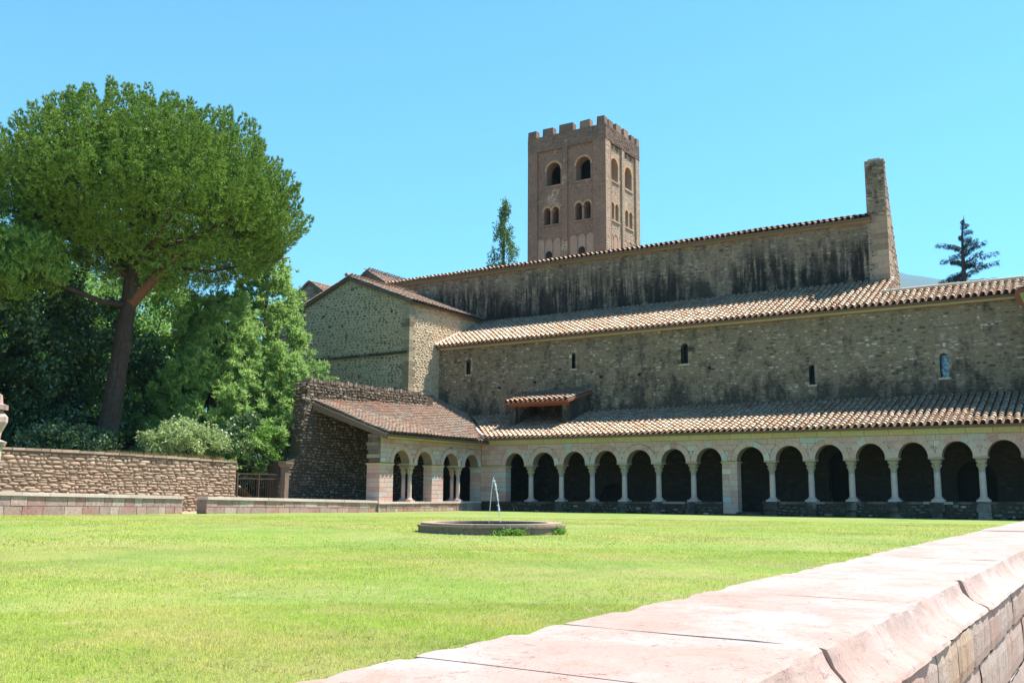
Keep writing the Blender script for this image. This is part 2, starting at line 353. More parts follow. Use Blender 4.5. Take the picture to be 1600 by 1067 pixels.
def water_mat(name, rough, col):
    k = NB(name); k.b.inputs['Base Color'].default_value = lin(col); k.b.inputs['Roughness'].default_value = rough
    k.b.inputs['IOR'].default_value = 1.33; k.b.inputs['Specular IOR Level'].default_value = .5
    n = k.noise(9, det=3); k.bump(n, .3, .02); return k.m
M['water'] = water_mat('dark_pool_water', .05, (.02,.03,.025))
kk = NB('splashing_water'); kk.b.inputs['Base Color'].default_value = (.95,.97,1,1); kk.b.inputs['Roughness'].default_value = .15
kk.b.inputs['Transmission Weight'].default_value = .35; kk.b.inputs['IOR'].default_value = 1.33; kk.b.inputs['Specular IOR Level'].default_value = 1
M['jet'] = kk.m
kk = NB('window_glass'); kk.b.inputs['Base Color'].default_value = (.012,.014,.016,1); kk.b.inputs['Roughness'].default_value = .35
kk.b.inputs['Specular IOR Level'].default_value = .2
M['glass'] = kk.m
kk = NB('painted_sky_glass'); c = kk.ramp(kk.noise(9, det=2), [(.3,(.05,.08,.14)),(.5,(.2,.4,.5)),(.7,(.4,.6,.6))], 'CONSTANT'); kk.out(c, .15)  # bright sky reflection painted into the pane as colour patches
kk.b.inputs['Specular IOR Level'].default_value = 1
M['glass_sky'] = kk.m

# ------------------------------------------------------------------ stones on walls
def layout(u0, u1, z0, z1, ch, sl, rng, gap=.012):
    """irregular coursing -> list of (u0,u1,z0,z1)"""
    out = []; z = z0
    while z < z1 - .02:
        h = rng.uniform(*ch)
        if z + h > z1 - ch[0]*.5: h = z1 - z
        u = u0 - rng.uniform(0, sl[0])
        while u < u1:
            l = rng.uniform(*sl)
            a, b = max(u, u0), min(u+l, u1)
            if b - a > .04: out.append((a+gap*.5, b-gap*.5, z+gap*.5, z+h-gap*.5))
            u += l
        z += h
    return out
def ashlar_piece(r, rng, proud=.014, cut=None):
    """one block as (V (u,z,d), F); cut = list of (uc, zc, R) arch discs removed"""
    a, b, z0, z1 = r
    if not cut:
        j = lambda s: rng.uniform(-s, s)
        e = .006; p = proud*rng.uniform(.5, 1.4)
        V = [(a,z0,-.03),(b,z0,-.03),(b,z1,-.03),(a,z1,-.03),(a+e,z0+e,p+j(.003)),(b-e,z0+e,p+j(.003)),(b-e,z1-e,p+j(.003)),(a+e,z1-e,p+j(.003))]
        return V, [(4,5,6,7),(0,1,5,4),(1,2,6,5),(2,3,7,6),(3,0,4,7)]
    n = max(2, int((b-a)/.05)); us = [a+(b-a)*i/n for i in range(n+1)]; low = []
    for u in us:
        h = z0
        for (uc, zc, RR) in cut:
            if abs(u-uc) < RR: h = max(h, zc + math.sqrt(RR*RR-(u-uc)**2))
        low.append(h)
    run = []; best = []
    for i, h in enumerate(low):
        if h < z1 - .03: run.append(i)
        else:
            if len(run) > len(best): best = run
            run = []
    if len(run) > len(best): best = run
    if len(best) < 2: return None
    p = proud*rng.uniform(.5, 1.4); V = []; F = []
    poly = [(us[i], low[i]) for i in best] + [(us[best[-1]], z1), (us[best[0]], z1)]
    m = len(poly)
    V = [(q[0], q[1], -.03) for q in poly] + [(q[0], q[1], p) for q in poly]
    k = len(best)
    for i in range(m): j = (i+1) % m; F.append((i, j, m+j, m+i))
    for i in range(k-1):
        pass
    F.append(tuple(range(m, 2*m)))
    return V, F
def put_piece(name, fr, piece, mat, parent):
    V, F = piece
    me = mesh_py(name, [fr.P(*v) for v in V], F, mat)
    return link(name, me, parent)
def rubble_mesh(name, rects, fr, mat, parent, seed, proud=(.01, .05), sides=7, round_=.75, inside=None, kind='stuff', tight=False):
    rg = np.random.RandomState(seed); rects = np.array(rects)
    if inside is not None: rects = rects[[bool(inside((r[0]+r[1])/2, (r[2]+r[3])/2)) for r in rects]]
    N = len(rects); uc = (rects[:,0]+rects[:,1])/2; zc = (rects[:,2]+rects[:,3])/2
    hu = (rects[:,1]-rects[:,0])/2; hz = (rects[:,3]-rects[:,2])/2
    if tight: hu = hu*1.04; hz = hz*1.05
    else: zc = zc + np.array([noise.noise((float(a)*.9, float(b)*1.7, seed*.37)) for a, b in zip(uc, zc)])*hz*1.6
    sl_ = 0 if tight else 1
    zc = zc + rg.uniform(-.25,.25,N)*hz*sl_; big_ = (rg.rand(N) < .07) & (not tight); hz = hz*np.where(big_, rg.uniform(1.3,1.9,N), rg.uniform(.95 if tight else .62,1.12,N)); hu = hu*rg.uniform(.98 if tight else .75,1.04,N)*np.where(big_, 1.15, 1)
    t = (np.arange(sides)[None]+rg.rand(N,1))/sides*2*np.pi + rg.uniform(-.2,.2,(N,sides))
    ct, st = np.cos(t), np.sin(t); sup = 1/np.maximum(np.abs(ct), np.abs(st)); rr = 1+(sup-1)*round_
    rr = rr*rg.uniform(.88,1.05,(N,sides))
    pr = rg.uniform(proud[0], proud[1], N)[:,None]
    Uo = uc[:,None]+hu[:,None]*ct*rr; Zo = zc[:,None]+hz[:,None]*st*rr
    Ui = uc[:,None]+hu[:,None]*ct*rr*.72; Zi = zc[:,None]+hz[:,None]*st*rr*.68
    D0 = np.full_like(Uo, -.02); D1 = pr*rg.uniform(.7,1.1,(N,sides))
    def W(U,Z,D): return fr.o+U[...,None]*fr.u+Z[...,None]*fr.w+D[...,None]*fr.n
    V = np.concatenate([W(Uo,Zo,D0), W(Uo*.12+Ui*.88,Zo*.12+Zi*.88,D1*.75), W(uc[:,None],zc[:,None],pr*1.1)], axis=1)
    s = sides; i = np.arange(s); j = (i+1) % s
    q1 = np.stack([i,j,j+s],1); q2 = np.stack([i,j+s,i+s],1); q3 = np.stack([i+s,j+s,np.full(s,2*s)],1)
    F = np.concatenate([q1,q2,q3])[None] + (np.arange(N)*(2*s+1))[:,None,None]
    # turn winding outward
    nrm = np.cross(fr.u, fr.w)
    F = F.reshape(-1,3)
    if np.dot(nrm, fr.n) < 0: F = F[:, ::-1]
    o = link(name, mesh_np(name, V.reshape(-1,3), F, mat), parent)
    if kind: o['kind'] = kind
    return o
def rubble_single(r, fr, mat, parent, rg, proud=(.015,.06), sides=8, name='stone'):
    o = rubble_mesh(name, [r], fr, mat, parent, rg.randint(0, 10**6), proud, sides, .8, kind=None, tight=True)
    return o

# ------------------------------------------------------------------ tiled roofs
def tile_proto(wid, L, seg=6, th=.014, taper=.82):
    V = []; F = []
    for (y, k, zo) in ((0, 1, .052), (L, taper, .0)):
        for rad in (wid/2*k, wid/2*k-th):
            for i in range(seg+1):
                a = math.pi*i/seg; V.append((-rad*math.cos(a), y, zo + rad*.85*math.sin(a)))
    n = seg+1
    for i in range(seg):
        F.append((i, i+1, 2*n+i+1, 2*n+i)[::-1]); F.append((n+i+1, n+i, i, i+1)[::-1])
        F.append((n+i, n+i+1, 3*n+i+1, 3*n+i))
    return np.array(V), F
def tiled_roof(parent, S, ulen, vlen, mat, pitch=.28, row=.33, n_single=0, near='u1', seed=1, cull=None, slab=.14, soffit=None, wid=.2, name='roof', vmax=None):
    """S(u, v) -> point, u in metres along the eave, v metres up the slope"""
    rg = np.random.RandomState(seed)
    nu = max(1, int(round(ulen/pitch))); pu = ulen/nu; nv = max(1, int(math.ceil(vlen/row)))
    roof = None
    # base: wavy pan sheet
    us = np.linspace(0, ulen, nu*6+1); vs = np.linspace(0, vlen, 9)
    nrm = np.cross(np.array(S(ulen,0))-np.array(S(0,0)), np.array(S(0,vlen))-np.array(S(0,0))); nrm /= np.linalg.norm(nrm)
    if nrm[2] < 0: nrm = -nrm
    V = []
    for v in vs:
        for u in us: V.append(np.array(S(u, v)) + nrm*(.02 + .035*math.cos(2*math.pi*(u/pu-.5))))
    m = len(us); F = [(j*m+i, j*m+i+1, (j+1)*m+i+1, (j+1)*m+i) for j in range(len(vs)-1) for i in range(m-1)]
    roof = link(name, mesh_py(name, V, F, M['pan']), parent)
    mb = MB(); q = [(0,0),(ulen,0),(ulen,vlen),(0,vlen)]
    mb.hexa([np.array(S(*a)) - nrm*(slab) for a in q] + [np.array(S(*a)) - nrm*.025 for a in q])
    sb = mb.build('roof_boards', soffit or M['wood'], roof); fix_normals(sb)
    PV, PF = tile_proto(wid, row*1.28)
    PFt = []
    me = mesh_py('tile', PV, PF, mat, False)
    inst = []
    for i in range(nu):
        wob = rg.uniform(-.006,.006)
        for j in range(nv):
            u = (i+.5)*pu + wob + rg.uniform(-.008,.008); v = j*row - .03 + rg.uniform(-.015,.015)
            if cull and not cull(u, v): continue
            p = np.array(S(u, v)); p2 = np.array(S(u, v+.3)); y = p2-p; y /= np.linalg.norm(y)
            x = np.cross(y, nrm); x /= np.linalg.norm(x); z = np.cross(x, y)
            ang = rg.uniform(-.035,.035); x2 = x*math.cos(ang)+y*math.sin(ang); y2 = np.cross(z, x2)
            inst.append((u, v, x2, y2, z, p + z*(.035+rg.uniform(0,.012))))
    if n_single:
        inst.sort(key=lambda t: np.linalg.norm(t[5]-np.array((0,0,.88))))
    pinv = parent_inv(roof)
    for t in inst[:n_single]:
        o = bpy.data.objects.new('tile', me); COL.objects.link(o); o.parent = roof
        mt = Matrix([(t[2][k], t[3][k], t[4][k], t[5][k]) for k in range(3)] + [(0,0,0,1)])
        o.matrix_parent_inverse = pinv; o.matrix_local = pinv @ mt if False else mt
        o.matrix_parent_inverse = pinv
    rest = inst[n_single:]
    if rest:
        X = np.array([t[2] for t in rest]); Y = np.array([t[3] for t in rest]); Z = np.array([t[4] for t in rest]); P = np.array([t[5] for t in rest])
        VV = P[:,None]+PV[None,:,0:1]*X[:,None]+PV[None,:,1:2]*Y[:,None]+PV[None,:,2:3]*Z[:,None]
        FF = np.array(PF)[None]+(np.arange(len(rest))*len(PV))[:,None,None]
        o = link('tile_courses', mesh_np('tile_courses', VV.reshape(-1,3), FF.reshape(-1,4), mat), roof); o['kind'] = 'stuff'
    return roof
def plane_S(a, b, c, d=None):
    """a eave start, b eave end, c top above a, d top above b -> S(u,v), ulen, vlen"""
    a, b, c = map(lambda p: np.array(p, float), (a, b, c)); d = np.array(d, float) if d is not None else c + (b-a)
    ul = np.linalg.norm(b-a); vl = max(np.linalg.norm(c-a), np.linalg.norm(d-b))
    def S(u, v):
        s, t = u/ul, v/vl
        p = (a*(1-s)+b*s)*(1-t) + (c*(1-s)+d*s)*t
        p[2] += .035*noise.noise((p[0]*.35, p[1]*.35, 3.3)) + .012*noise.noise((p[0]*1.3, p[1]*1.3, 7.3)); return p
    return S, ul, vl
rnd = random.Random(5)

# ================================================================== GROUND
def struct(name, V, F, mat, smooth=False):
    o = link(name, mesh_py(name, V, F, mat, smooth)); o['kind'] = 'structure'; return o
g = 9000
struct('ground', [(-g,-g,-.12),(g,-g,-.12),(g,g,-.12),(-g,g,-.12)], [(0,1,2,3)], M['earth'])
def lawn_z(x, y):
    a = min(1, max(0, (-x-8)/20)); b = min(1, max(0, (33-y)/17)); return .14*a*b + .012*noise.noise((x*.3, y*.3, 0))
xs = np.linspace(-28.0, -1.08, 60); ys = np.linspace(-10, 41.2, 110)
V = [(x, y, lawn_z(x, y)) for y in ys for x in xs]; m = len(xs)
struct('lawn', V, [(j*m+i, j*m+i+1, (j+1)*m+i+1, (j+1)*m+i) for j in range(len(ys)-1) for i in range(m-1)], M['lawn'], True)
struct('path', [(-31.9,-10,.06),(-28.2,-10,.06),(-28.2,41,.06),(-31.9,41,.06)], [(0,1,2,3)], M['sand'])
struct('path', [(-28.2,22.6,.104),(-27.85,22.6,.112),(-27.85,23.75,.108),(-28.2,23.75,.1)], [(0,1,2,3)], M['sand'])
# raised garden behind the retaining wall
mb = MB(); nx, ny = 18, 40
for j in range(ny+1):
    for i in range(nx+1):
        x = -32.1 - i*3.2; y = -22 + j*2.6
        if y > 28.4 and x > -36: 
            z = .45 if x > -34 else 1.0
        else: z = 2.12 + .05*i + .10*noise.noise((x*.3, y*.3, 3))
        mb.V.append((x, y, z))
for j in range(ny):
    for i in range(nx): a = j*(nx+1)+i; mb.F.append((a+1, a, a+nx+1, a+nx+2))
o = mb.build('garden_terrain', M['earth']); o['kind'] = 'structure'
# mountains
for (nm, y, pts) in (('mountain_ridge', 5200, [(-1500,1225),(-1150,1190),(-935,1150),(-880,1128),(-800,1106),(-700,1075),(-640,1070),(-560,1065),(-420,1010),(-200,930),(200,760),(900,500)]),
                     ('wooded_hill', 3900, [(-1300,860),(-1000,850),(-800,835),(-700,838),(-640,820),(-560,803),(-480,800),(-300,750),(200,560),(900,300)])):
    V = []; F = []
    rows = [(0, 1.0), (-400, .72), (-900, .35), (-1600, 0)]
    xs2 = np.linspace(pts[0][0], pts[-1][0], 90)
    for (dy, k) in rows:
        for x in xs2:
            z = np.interp(x, [p[0] for p in pts], [p[1] for p in pts]) + 9*noise.noise((x*.012, dy*.01, 2)) + 3*noise.noise((x*.05, dy, 2))
            V.append((x*(1+dy/y*.2), y+dy, z*k - (0 if k else 2) + 30*k*(1-k)*noise.noise((x*.01, dy*.01, 5))))
    m = len(xs2); F = [(j*m+i, (j+1)*m+i, (j+1)*m+i+1, j*m+i+1) for j in range(3) for i in range(m-1)]
    nb = len(V); V += [(x, y+900, 0) for x in xs2]; F += [(i, i+1, nb+i+1, nb+i) for i in range(m-1)]
    struct('mountains' if nm == 'mountain_ridge' else 'hills', V, F, M['mount'], True)

# ================================================================== NORTH CLOISTER GALLERY
YN = 41.2
sillz = lambda x: .45 + (x+28)*.0094
sprz = lambda x: 2.25 + (x+26)*.0065
gal = empty('cloister_gallery', (-14, YN, 0), 'long arcaded gallery of pink stone with round arches below the church wall', 'gallery')
frN = Frame((0, YN, 0), (1,0,0), (0,-1,0))
cols = [-25.15,-23.41,-21.71,-20.01,-18.27,-16.57,-12.98,-11.31,-9.65,-8.0,-6.38,-4.76,-3.1,-1.45]
PIER = (-15.13, -14.45)
sup = [(-28.4,-26.5)] + [(c-.25, c+.25) for c in cols[:6]] + [PIER] + [(c-.25, c+.25) for c in cols[6:]] + [(-.1,1.2)]
arches = []
outer = []
for (a, b) in zip(sup[:-1], sup[1:]):
    l, r_ = a[1], b[0]; uc = (l+r_)/2; rx = (r_-l)/2; arches.append((uc, sprz(uc), rx))
TOPZ = 3.5
wallp = [(-28.0, sprz(-28))]
for (uc, zs, rx) in arches:
    wallp += [(uc - rx*math.cos(math.pi*i/16), zs + .61*math.sin(math.pi*i/16)) for i in range(17)]
wallp += [(1.2, sprz(1.2)), (1.2, TOPZ), (-28.0, TOPZ)]
wall = fix_normals(prism(wallp, [], frN, .5).build('arcade_wall', M['pink_mortar'], gal))
# voussoirs
def voussoirs(fr, parent, mat, uc, zs, rx, rz, n, depth, rg, hi=.26, name='voussoir', proud=.02, tri=.006):
    for i in range(n):
        a0 = math.pi*i/n + tri; a1 = math.pi*(i+1)/n - tri; h = depth*rg.uniform(.92, 1.08)
        V = []
        p = proud*rg.uniform(.6, 1.3)
        for d in (-.03, p):
            for (aa, rr) in ((a0,0),((a0+a1)/2,0),(a1,0),(a1,h),((a0+a1)/2,h),(a0,h)):
                V.append(fr.P(uc-(rx+rr+.002)*math.cos(aa), zs+(rz+rr+.002)*math.sin(aa), d))
        F = [(0,1,2,3,4,5),(11,10,9,8,7,6)] + [(k,(k+1)%6,(k+1)%6+6,k+6) for k in range(6)]
        fix_normals(link(name, mesh_py(name, V, F, mat), parent))
rgs = np.random.RandomState(3)
for (uc, zs, rx) in arches: voussoirs(frN, wall, M['pink'], uc, zs, rx, .61, 7, .25, rgs)
rr = random.Random(11)
cuts = [(uc, zs, rx+.27) for (uc, zs, rx) in arches]
cnt = 0
for (z0, z1) in ((2.26, 2.52), (2.52, 2.8), (2.8, 3.03), (3.03, 3.27)):
    for r_ in layout(-27.98, -1.0, z0, z1, (z1-z0, z1-z0), (.3,.75) if z0 > 2.7 else (.25,.5), rr, .014):
        if z0 < 2.3: r_ = (r_[0], r_[1], max(r_[2], sprz((r_[0]+r_[1])/2)+.01), r_[3])
        pc = ashlar_piece(r_, rr, cut=[c for c in cuts if abs(c[0]-(r_[0]+r_[1])/2) < 1.6])
        if pc: put_piece('block', frN, pc, M['pink'], wall); cnt += 1
# cornice of cream stone
for k, x in enumerate(np.arange(-28.0, .9, .95)):
    mb = MB(); x1 = x + .94; z0, z1 = 3.28, 3.52
    P = []
    for d, za, zb in ((0, z0, z1),):
        mb.hexa([(x+.005,YN-.05,z0),(x1,YN-.05,z0),(x1,YN+.1,z0),(x+.005,YN+.1,z0),(x+.005,YN-.2,z1),(x1,YN-.2,z1),(x1,YN+.1,z1),(x+.005,YN+.1,z1)])
    mb.build('cornice_block', M['cream'], wall)
# piers
def pier(parent, x0, x1, y0, y1, zb, zt, name='pier', mat='pink', rgx=None):
    mb = MB(); mb.box(x0+.012, x1-.012, y0+.012, y1-.012, zb, zt); p = mb.build(name, M['pink_mortar'], parent)
    rg = rgx or random.Random(int(abs(x0)*100)); z = zb
    while z < zt - .16:
        h = rg.uniform(.2, .3); h = zt-.12-z if z+h > zt-.22 else h
        wx = x1-x0; wy = y1-y0
        cutx = [x0] + ([x0 + wx*rg.uniform(.35,.65)] if wx > .5 else []) + [x1]
        for a, b in zip(cutx[:-1], cutx[1:]):
            m2 = MB(); m2.box(a+(.006 if a > x0 else 0), b-(.006 if b < x1 else 0), y0-rg.uniform(0,.008), y1, z+.006, z+h-.006)
            m2.build('block', M[mat], p)
        z += h
    m2 = MB(); m2.hexa([(x0,y0,zt-.12),(x1,y0,zt-.12),(x1,y1,zt-.12),(x0,y1,zt-.12),(x0-.06,y0-.06,zt-.02),(x1+.06,y0-.06,zt-.02),(x1+.06,y1+.06,zt-.02),(x0-.06,y1+.06,zt-.02)])
    m2.build('impost', M['cream'], p); return p
pier(gal, PIER[0], PIER[1], YN, YN+.5, 0, sprz(-14.8))
pier(gal, -28.0, -26.5, YN, YN+.5, sillz(-27), sprz(-27))
# columns
def capital_mesh():
    mb = MB()
    mb.lathe((0,0,0), [(.115,0),(.145,.02),(.145,.05),(.125,.07),(.16,.16),(.20,.26),(.155,.27),(.175,.34),(.235,.45),(.19,.46),(.24,.50)], 16, [0,0,0,.1,.3,.5,.4,.6,.85,.8,1])
    for k in range(4):      # corner volutes and leaves
        a = math.pi/4 + k*math.pi/2
        mb.lathe((.235*math.cos(a), .235*math.sin(a), .36), [(.02,0),(.05,.03),(.05,.08),(.02,.11)], 8)
        a = k*math.pi/2
        mb.lathe((.18*math.cos(a), .18*math.sin(a), .2), [(.02,0),(.04,.03),(.045,.08),(.015,.11)], 8)
    mb.box(-.29,.29,-.27,.27,.50,.53); mb.box(-.31,.31,-.29,.29,.53,.58)
    return mesh_py('capital', mb.V, mb.F, M['capital'])
cap_me = capital_mesh()
def make_column(parent, x, y, zb, zt, rot=0, s=1.0, sh=1.0):
    r0 = .125*s; col_ = MB(); H = zt-zb
    col_.lathe((x,y,zb+.17), [(r0*1.08,0),(r0,.04),(r0,.3),(r0*.98,.7),(r0*.92,H-.58-.17)], 16)
    c = col_.build('column', M['column'], parent, True)
    b = MB(); b.box(x-.24*s,x+.24*s,y-.22*s,y+.22*s,zb-.02,zb+.07); b.lathe((x,y,zb+.07), [(.21*s,0),(.22*s,.03),(.19*s,.05),(.16*s,.065),(.175*s,.08),(.14*s,.105)], 16)
    b.build('base', M['column'], c)
    k = bpy.data.objects.new('capital', cap_me); COL.objects.link(k); k.parent = c; k.matrix_parent_inverse = parent_inv(c)
    k.location = (x, y, zt-.58); k.rotation_euler = (0,0,rot); k.scale = (s*.88, s*.88, 1)
    return c
for x in cols:
    make_column(gal, x, YN+.25, sillz(x), sprz(x))
# plinth wall (sill) with rough stones, open at the entrance bay
for (a, b) in ((-28.0, PIER[0]-.01), (-13.35, 1.2)):
    mb = MB(); n = 12
    for i in range(n):
        x0 = a+(b-a)*i/n; x1 = a+(b-a)*(i+1)/n
        mb.hexa([(x0,YN-.06,-.1),(x1,YN-.06,-.1),(x1,YN+.5,-.1),(x0,YN+.5,-.1),(x0,YN-.06,sillz(x0)-.09),(x1,YN-.06,sillz(x1)-.09),(x1,YN+.5,sillz(x1)-.09),(x0,YN+.5,sillz(x0)-.09)])
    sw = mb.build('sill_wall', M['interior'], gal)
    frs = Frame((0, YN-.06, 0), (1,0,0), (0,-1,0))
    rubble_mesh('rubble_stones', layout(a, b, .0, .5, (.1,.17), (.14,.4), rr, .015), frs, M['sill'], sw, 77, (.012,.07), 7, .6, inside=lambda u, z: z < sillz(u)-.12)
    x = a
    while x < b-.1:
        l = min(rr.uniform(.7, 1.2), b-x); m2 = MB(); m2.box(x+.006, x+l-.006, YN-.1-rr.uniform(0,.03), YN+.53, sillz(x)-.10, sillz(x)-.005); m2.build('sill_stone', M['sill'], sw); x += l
    for c in cols:          # rough plinth blocks standing proud under each column
        if a < c < b:
            m2 = MB(); w_ = rr.uniform(.17,.28)
            m2 = MB(); zc_ = sillz(c)
            for (za, zb_) in ((-.05, .24+rr.uniform(-.05,.05)), (.26, zc_-.04)):
                wl = rr.uniform(.16,.3); wr = rr.uniform(.16,.3); yf = YN-.1-rr.uniform(.0,.12)
                m2.hexa([(c-wl,yf,za),(c+wr,yf-.02,za),(c+wr,YN+.1,za),(c-wl,YN+.1,za),(c-wl+.02,yf+.02,zb_),(c+wr-.03,yf+.03,zb_),(c+wr,YN+.1,zb_),(c-wl,YN+.1,zb_)])
            m2.build('plinth_block', M['sill'], sw)
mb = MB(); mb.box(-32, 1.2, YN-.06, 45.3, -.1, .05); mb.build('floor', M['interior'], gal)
mb = MB(); mb.box(-14.45, -13.35, YN-.25, YN+.3, -.05, .12); mb.build('step', M['sill'], gal)
S, ul, vl = plane_S((-32.0, 40.74, 3.60), (1.2, 40.74, 3.60), (-32.0, 45.3, 5.12))
tiled_roof(gal, S, ul, vl, M['tile'], n_single=300, seed=4, cull=lambda u, v: not (-32+u < -27.7 - v*.80))
mb = MB()
for x in np.arange(-27.5, 1.2, .6): mb.box(x, x+.09, 40.86, YN+.0, 3.47, 3.54)
# ================================================================== WEST WING GALLERY
wing = empty('west_gallery', (-30, 37, 0), 'short ruined cloister wing with twin arches and a red tiled lean-to roof', 'gallery')
frW = Frame((-28.0, 0, 0), (0,1,0), (1,0,0))
wa = []
for (a, b) in ((34.15, 37.05), (37.95, 40.95)):
    c = (a+b)/2; wa += [((a+c-.28)/2, 2.18, (c-.28-a)/2), ((c+.28+b)/2, 2.18, (b-c-.28)/2)]
wp = [(33.22, 2.18)]
for (uc, zs, rx) in wa: wp += [(uc - rx*math.cos(math.pi*i/16), zs + .6*math.sin(math.pi*i/16)) for i in range(17)]
wp += [(YN+.02, 2.18), (YN+.02, 3.5), (33.22, 3.5)]
wwall = fix_normals(prism(wp, [], frW, .5).build('arcade_wall', M['pink_mortar'], wing))
for (uc, zs, rx) in wa: voussoirs(frW, wwall, M['pink'], uc, zs, rx, .6, 7, .24, rgs)
cuts = [(uc, zs, rx+.26) for (uc, zs, rx) in wa]
for (z0, z1) in ((2.2, 2.42), (2.42, 2.64), (2.64, 2.86), (2.86, 3.08), (3.08, 3.27)):
    for r_ in layout(33.24, YN-.02, z0, z1, (z1-z0,)*2, (.25,.6), rr, .014):
        pc = ashlar_piece(r_, rr, cut=[c for c in cuts if abs(c[0]-(r_[0]+r_[1])/2) < 1.6])
        if pc: put_piece('block', frW, pc, M['pink'], wwall)
for y in np.arange(33.2, YN-.1, .9):
    y1 = min(y+.89, YN-.01); mb = MB()
    mb.hexa([(-27.95,y,3.28),(-27.95,y1,3.28),(-28.1,y1,3.28),(-28.1,y,3.28),(-27.8,y,3.52),(-27.8,y1,3.52),(-28.1,y1,3.52),(-28.1,y,3.52)])
    fix_normals(mb.build('cornice_block', M['cream'], wwall))
def pier_w(y0, y1, zb=.44, zt=2.18, x0=-28.5, x1=-28.0):
    mb = MB(); mb.box(x0+.012, x1-.012, y0+.012, y1-.012, zb, zt); p = mb.build('pier', M['pink_mortar'], wing); z = zb
    while z < zt-.16:
        h = rr.uniform(.17,.26); h = zt-.12-z if z+h > zt-.22 else h
        n = 1 if (y1-y0) < .45 else 2
        c = [y0] + ([y0+(y1-y0)*rr.uniform(.35,.65)] if n == 2 else []) + [y1]
        for a, b in zip(c[:-1], c[1:]):
            m2 = MB(); m2.box(x0, x1+rr.uniform(0,.008), a+(.006 if a > y0 else 0), b-(.006 if b < y1 else 0), z+.006, z+h-.006); m2.build('block', M['pink'], p)
        z += h
    m2 = MB(); m2.hexa([(x0,y0,zt-.12),(x1,y0,zt-.12),(x1,y1,zt-.12),(x0,y1,zt-.12),(x0-.06,y0-.06,zt-.02),(x1+.06,y0-.06,zt-.02),(x1+.06,y1+.06,zt-.02),(x0-.06,y1+.06,zt-.02)])
    m2.build('impost', M['cream'], p)
pier_w(33.22, 34.15, x0=-28.75); pier_w(37.05, 37.95); pier_w(40.95, 41.19)
for c in (35.6, 39.45):
    for dx in (-.14, -.52): make_column(wing, -28.0+dx-.05, c, .45, 2.18, rot=math.pi/2, s=.8)
    mb = MB(); mb.box(-28.62, -27.98, c-.3, c+.3, 2.14, 2.2); mb.build('impost', M['cream'], wing)
# broken masonry edge at the open end
mb = MB(); z = 2.2
ed = MB(); ed.box(-28.5,-28.0,33.16,33.25,2.2,3.45)
for k in range(7):
    h = .18; mb.box(-28.5-.12*rr.random()-.05*k*.3, -28.02, 33.0+rr.uniform(0,.12), 33.4, z, z+h-.012); z += h
mb.build('broken_stones', M['ruin'], wing)
mb = MB(); mb.box(-28.6, -27.94, 33.1, YN, -.1, .36); wp_ = mb.build('sill_wall', M['pink_mortar'], wing)
frl = Frame((-27.94, 0, 0), (0,1,0), (1,0,0))
for r_ in layout(33.12, YN-.08, .0, .36, (.16,.2), (.22,.5), rr, .012): put_piece('block', frl, ashlar_piece(r_, rr), M['lowwall'], wp_)
y = 33.1
while y < YN-.1:
    l = min(rr.uniform(.8,1.3), YN-.04-y); m2 = MB(); m2.box(-28.65, -27.88, y+.004, y+l-.004, .365, .455); m2.build('sill_stone', M['lowcap'], wp_); y += l
# back wall of the wing: roofless ruin wall rising above the tiles
top = [(31.0,2.2),(31.9,2.25),(32.3,2.6),(32.4,3.3),(32.5,3.9),(32.45,4.6),(32.6,5.2),(32.65,5.92)]
y = 32.9
while y < 41.4: top.append((y, 6.0 + .1*noise.noise((y*2, 0, 0)) + rr.uniform(-.05,.05) + (y-33)*.015)); y += .3
frB = Frame((-32.0, 0, 0), (0,1,0), (1,0,0))
poly = [(42.3,-.1)] + [(42.3, 6.0)] + top[::-1] + [(31.0,-.1)]
bw = fix_normals(prism(poly, [], frB, .7).build('back_wall', M['ruin_mortar'], wing))
def inw(u, z): return z < np.interp(u, [p[0] for p in top], [p[1] for p in top]) - .03
rects = layout(31.0, 41.8, 0, 6.2, (.09,.17), (.12,.38), rr, .012)
rects = [r_ for r_ in rects if inw((r_[0]+r_[1])/2, r_[3])]
rubble_mesh('rubble_stones', rects, frB, M['ruin'], bw, 5, (.02,.09), 8, .55)
# rough end of that wall (toward the camera)
frE = Frame((-32.7, 32.5, 0), (1,0,0), (0,-1,0))
rubble_mesh('rubble_stones', layout(0,.7,2.3,5.9,(.1,.18),(.15,.4),rr,.01), frE, M['ruin'], bw, 6, (.0,.16), 7, .5)
m2 = MB()
for k in range(60):
    yy = 32.6+k*.145; h = .06+.1*rr.random(); zt = np.interp(yy, [p[0] for p in top], [p[1] for p in top])
    m2.box(-32.6+rr.uniform(-.05,.1), -32.02+rr.uniform(0,.06), yy, yy+.12, zt-.05, zt+h)
m2.build('loose_cap_stones', M['ruin'], bw)['kind'] = 'stuff'
S, ul, vl = plane_S((-27.42, 33.05, 3.45), (-27.42, 44.6, 3.45), (-32.0, 33.05, 5.02), (-33.9, 44.6, 6.35))
def cullw(u, v): 
    p = S(u, v); return p[1] < 45.1 and p[1] < 40.7 + (-27.9-p[0])*1.18 + .15
tiled_roof(wing, S, ul, vl, M['tile_red'], pitch=.26, row=.3, n_single=240, seed=8, cull=cullw, wid=.185)
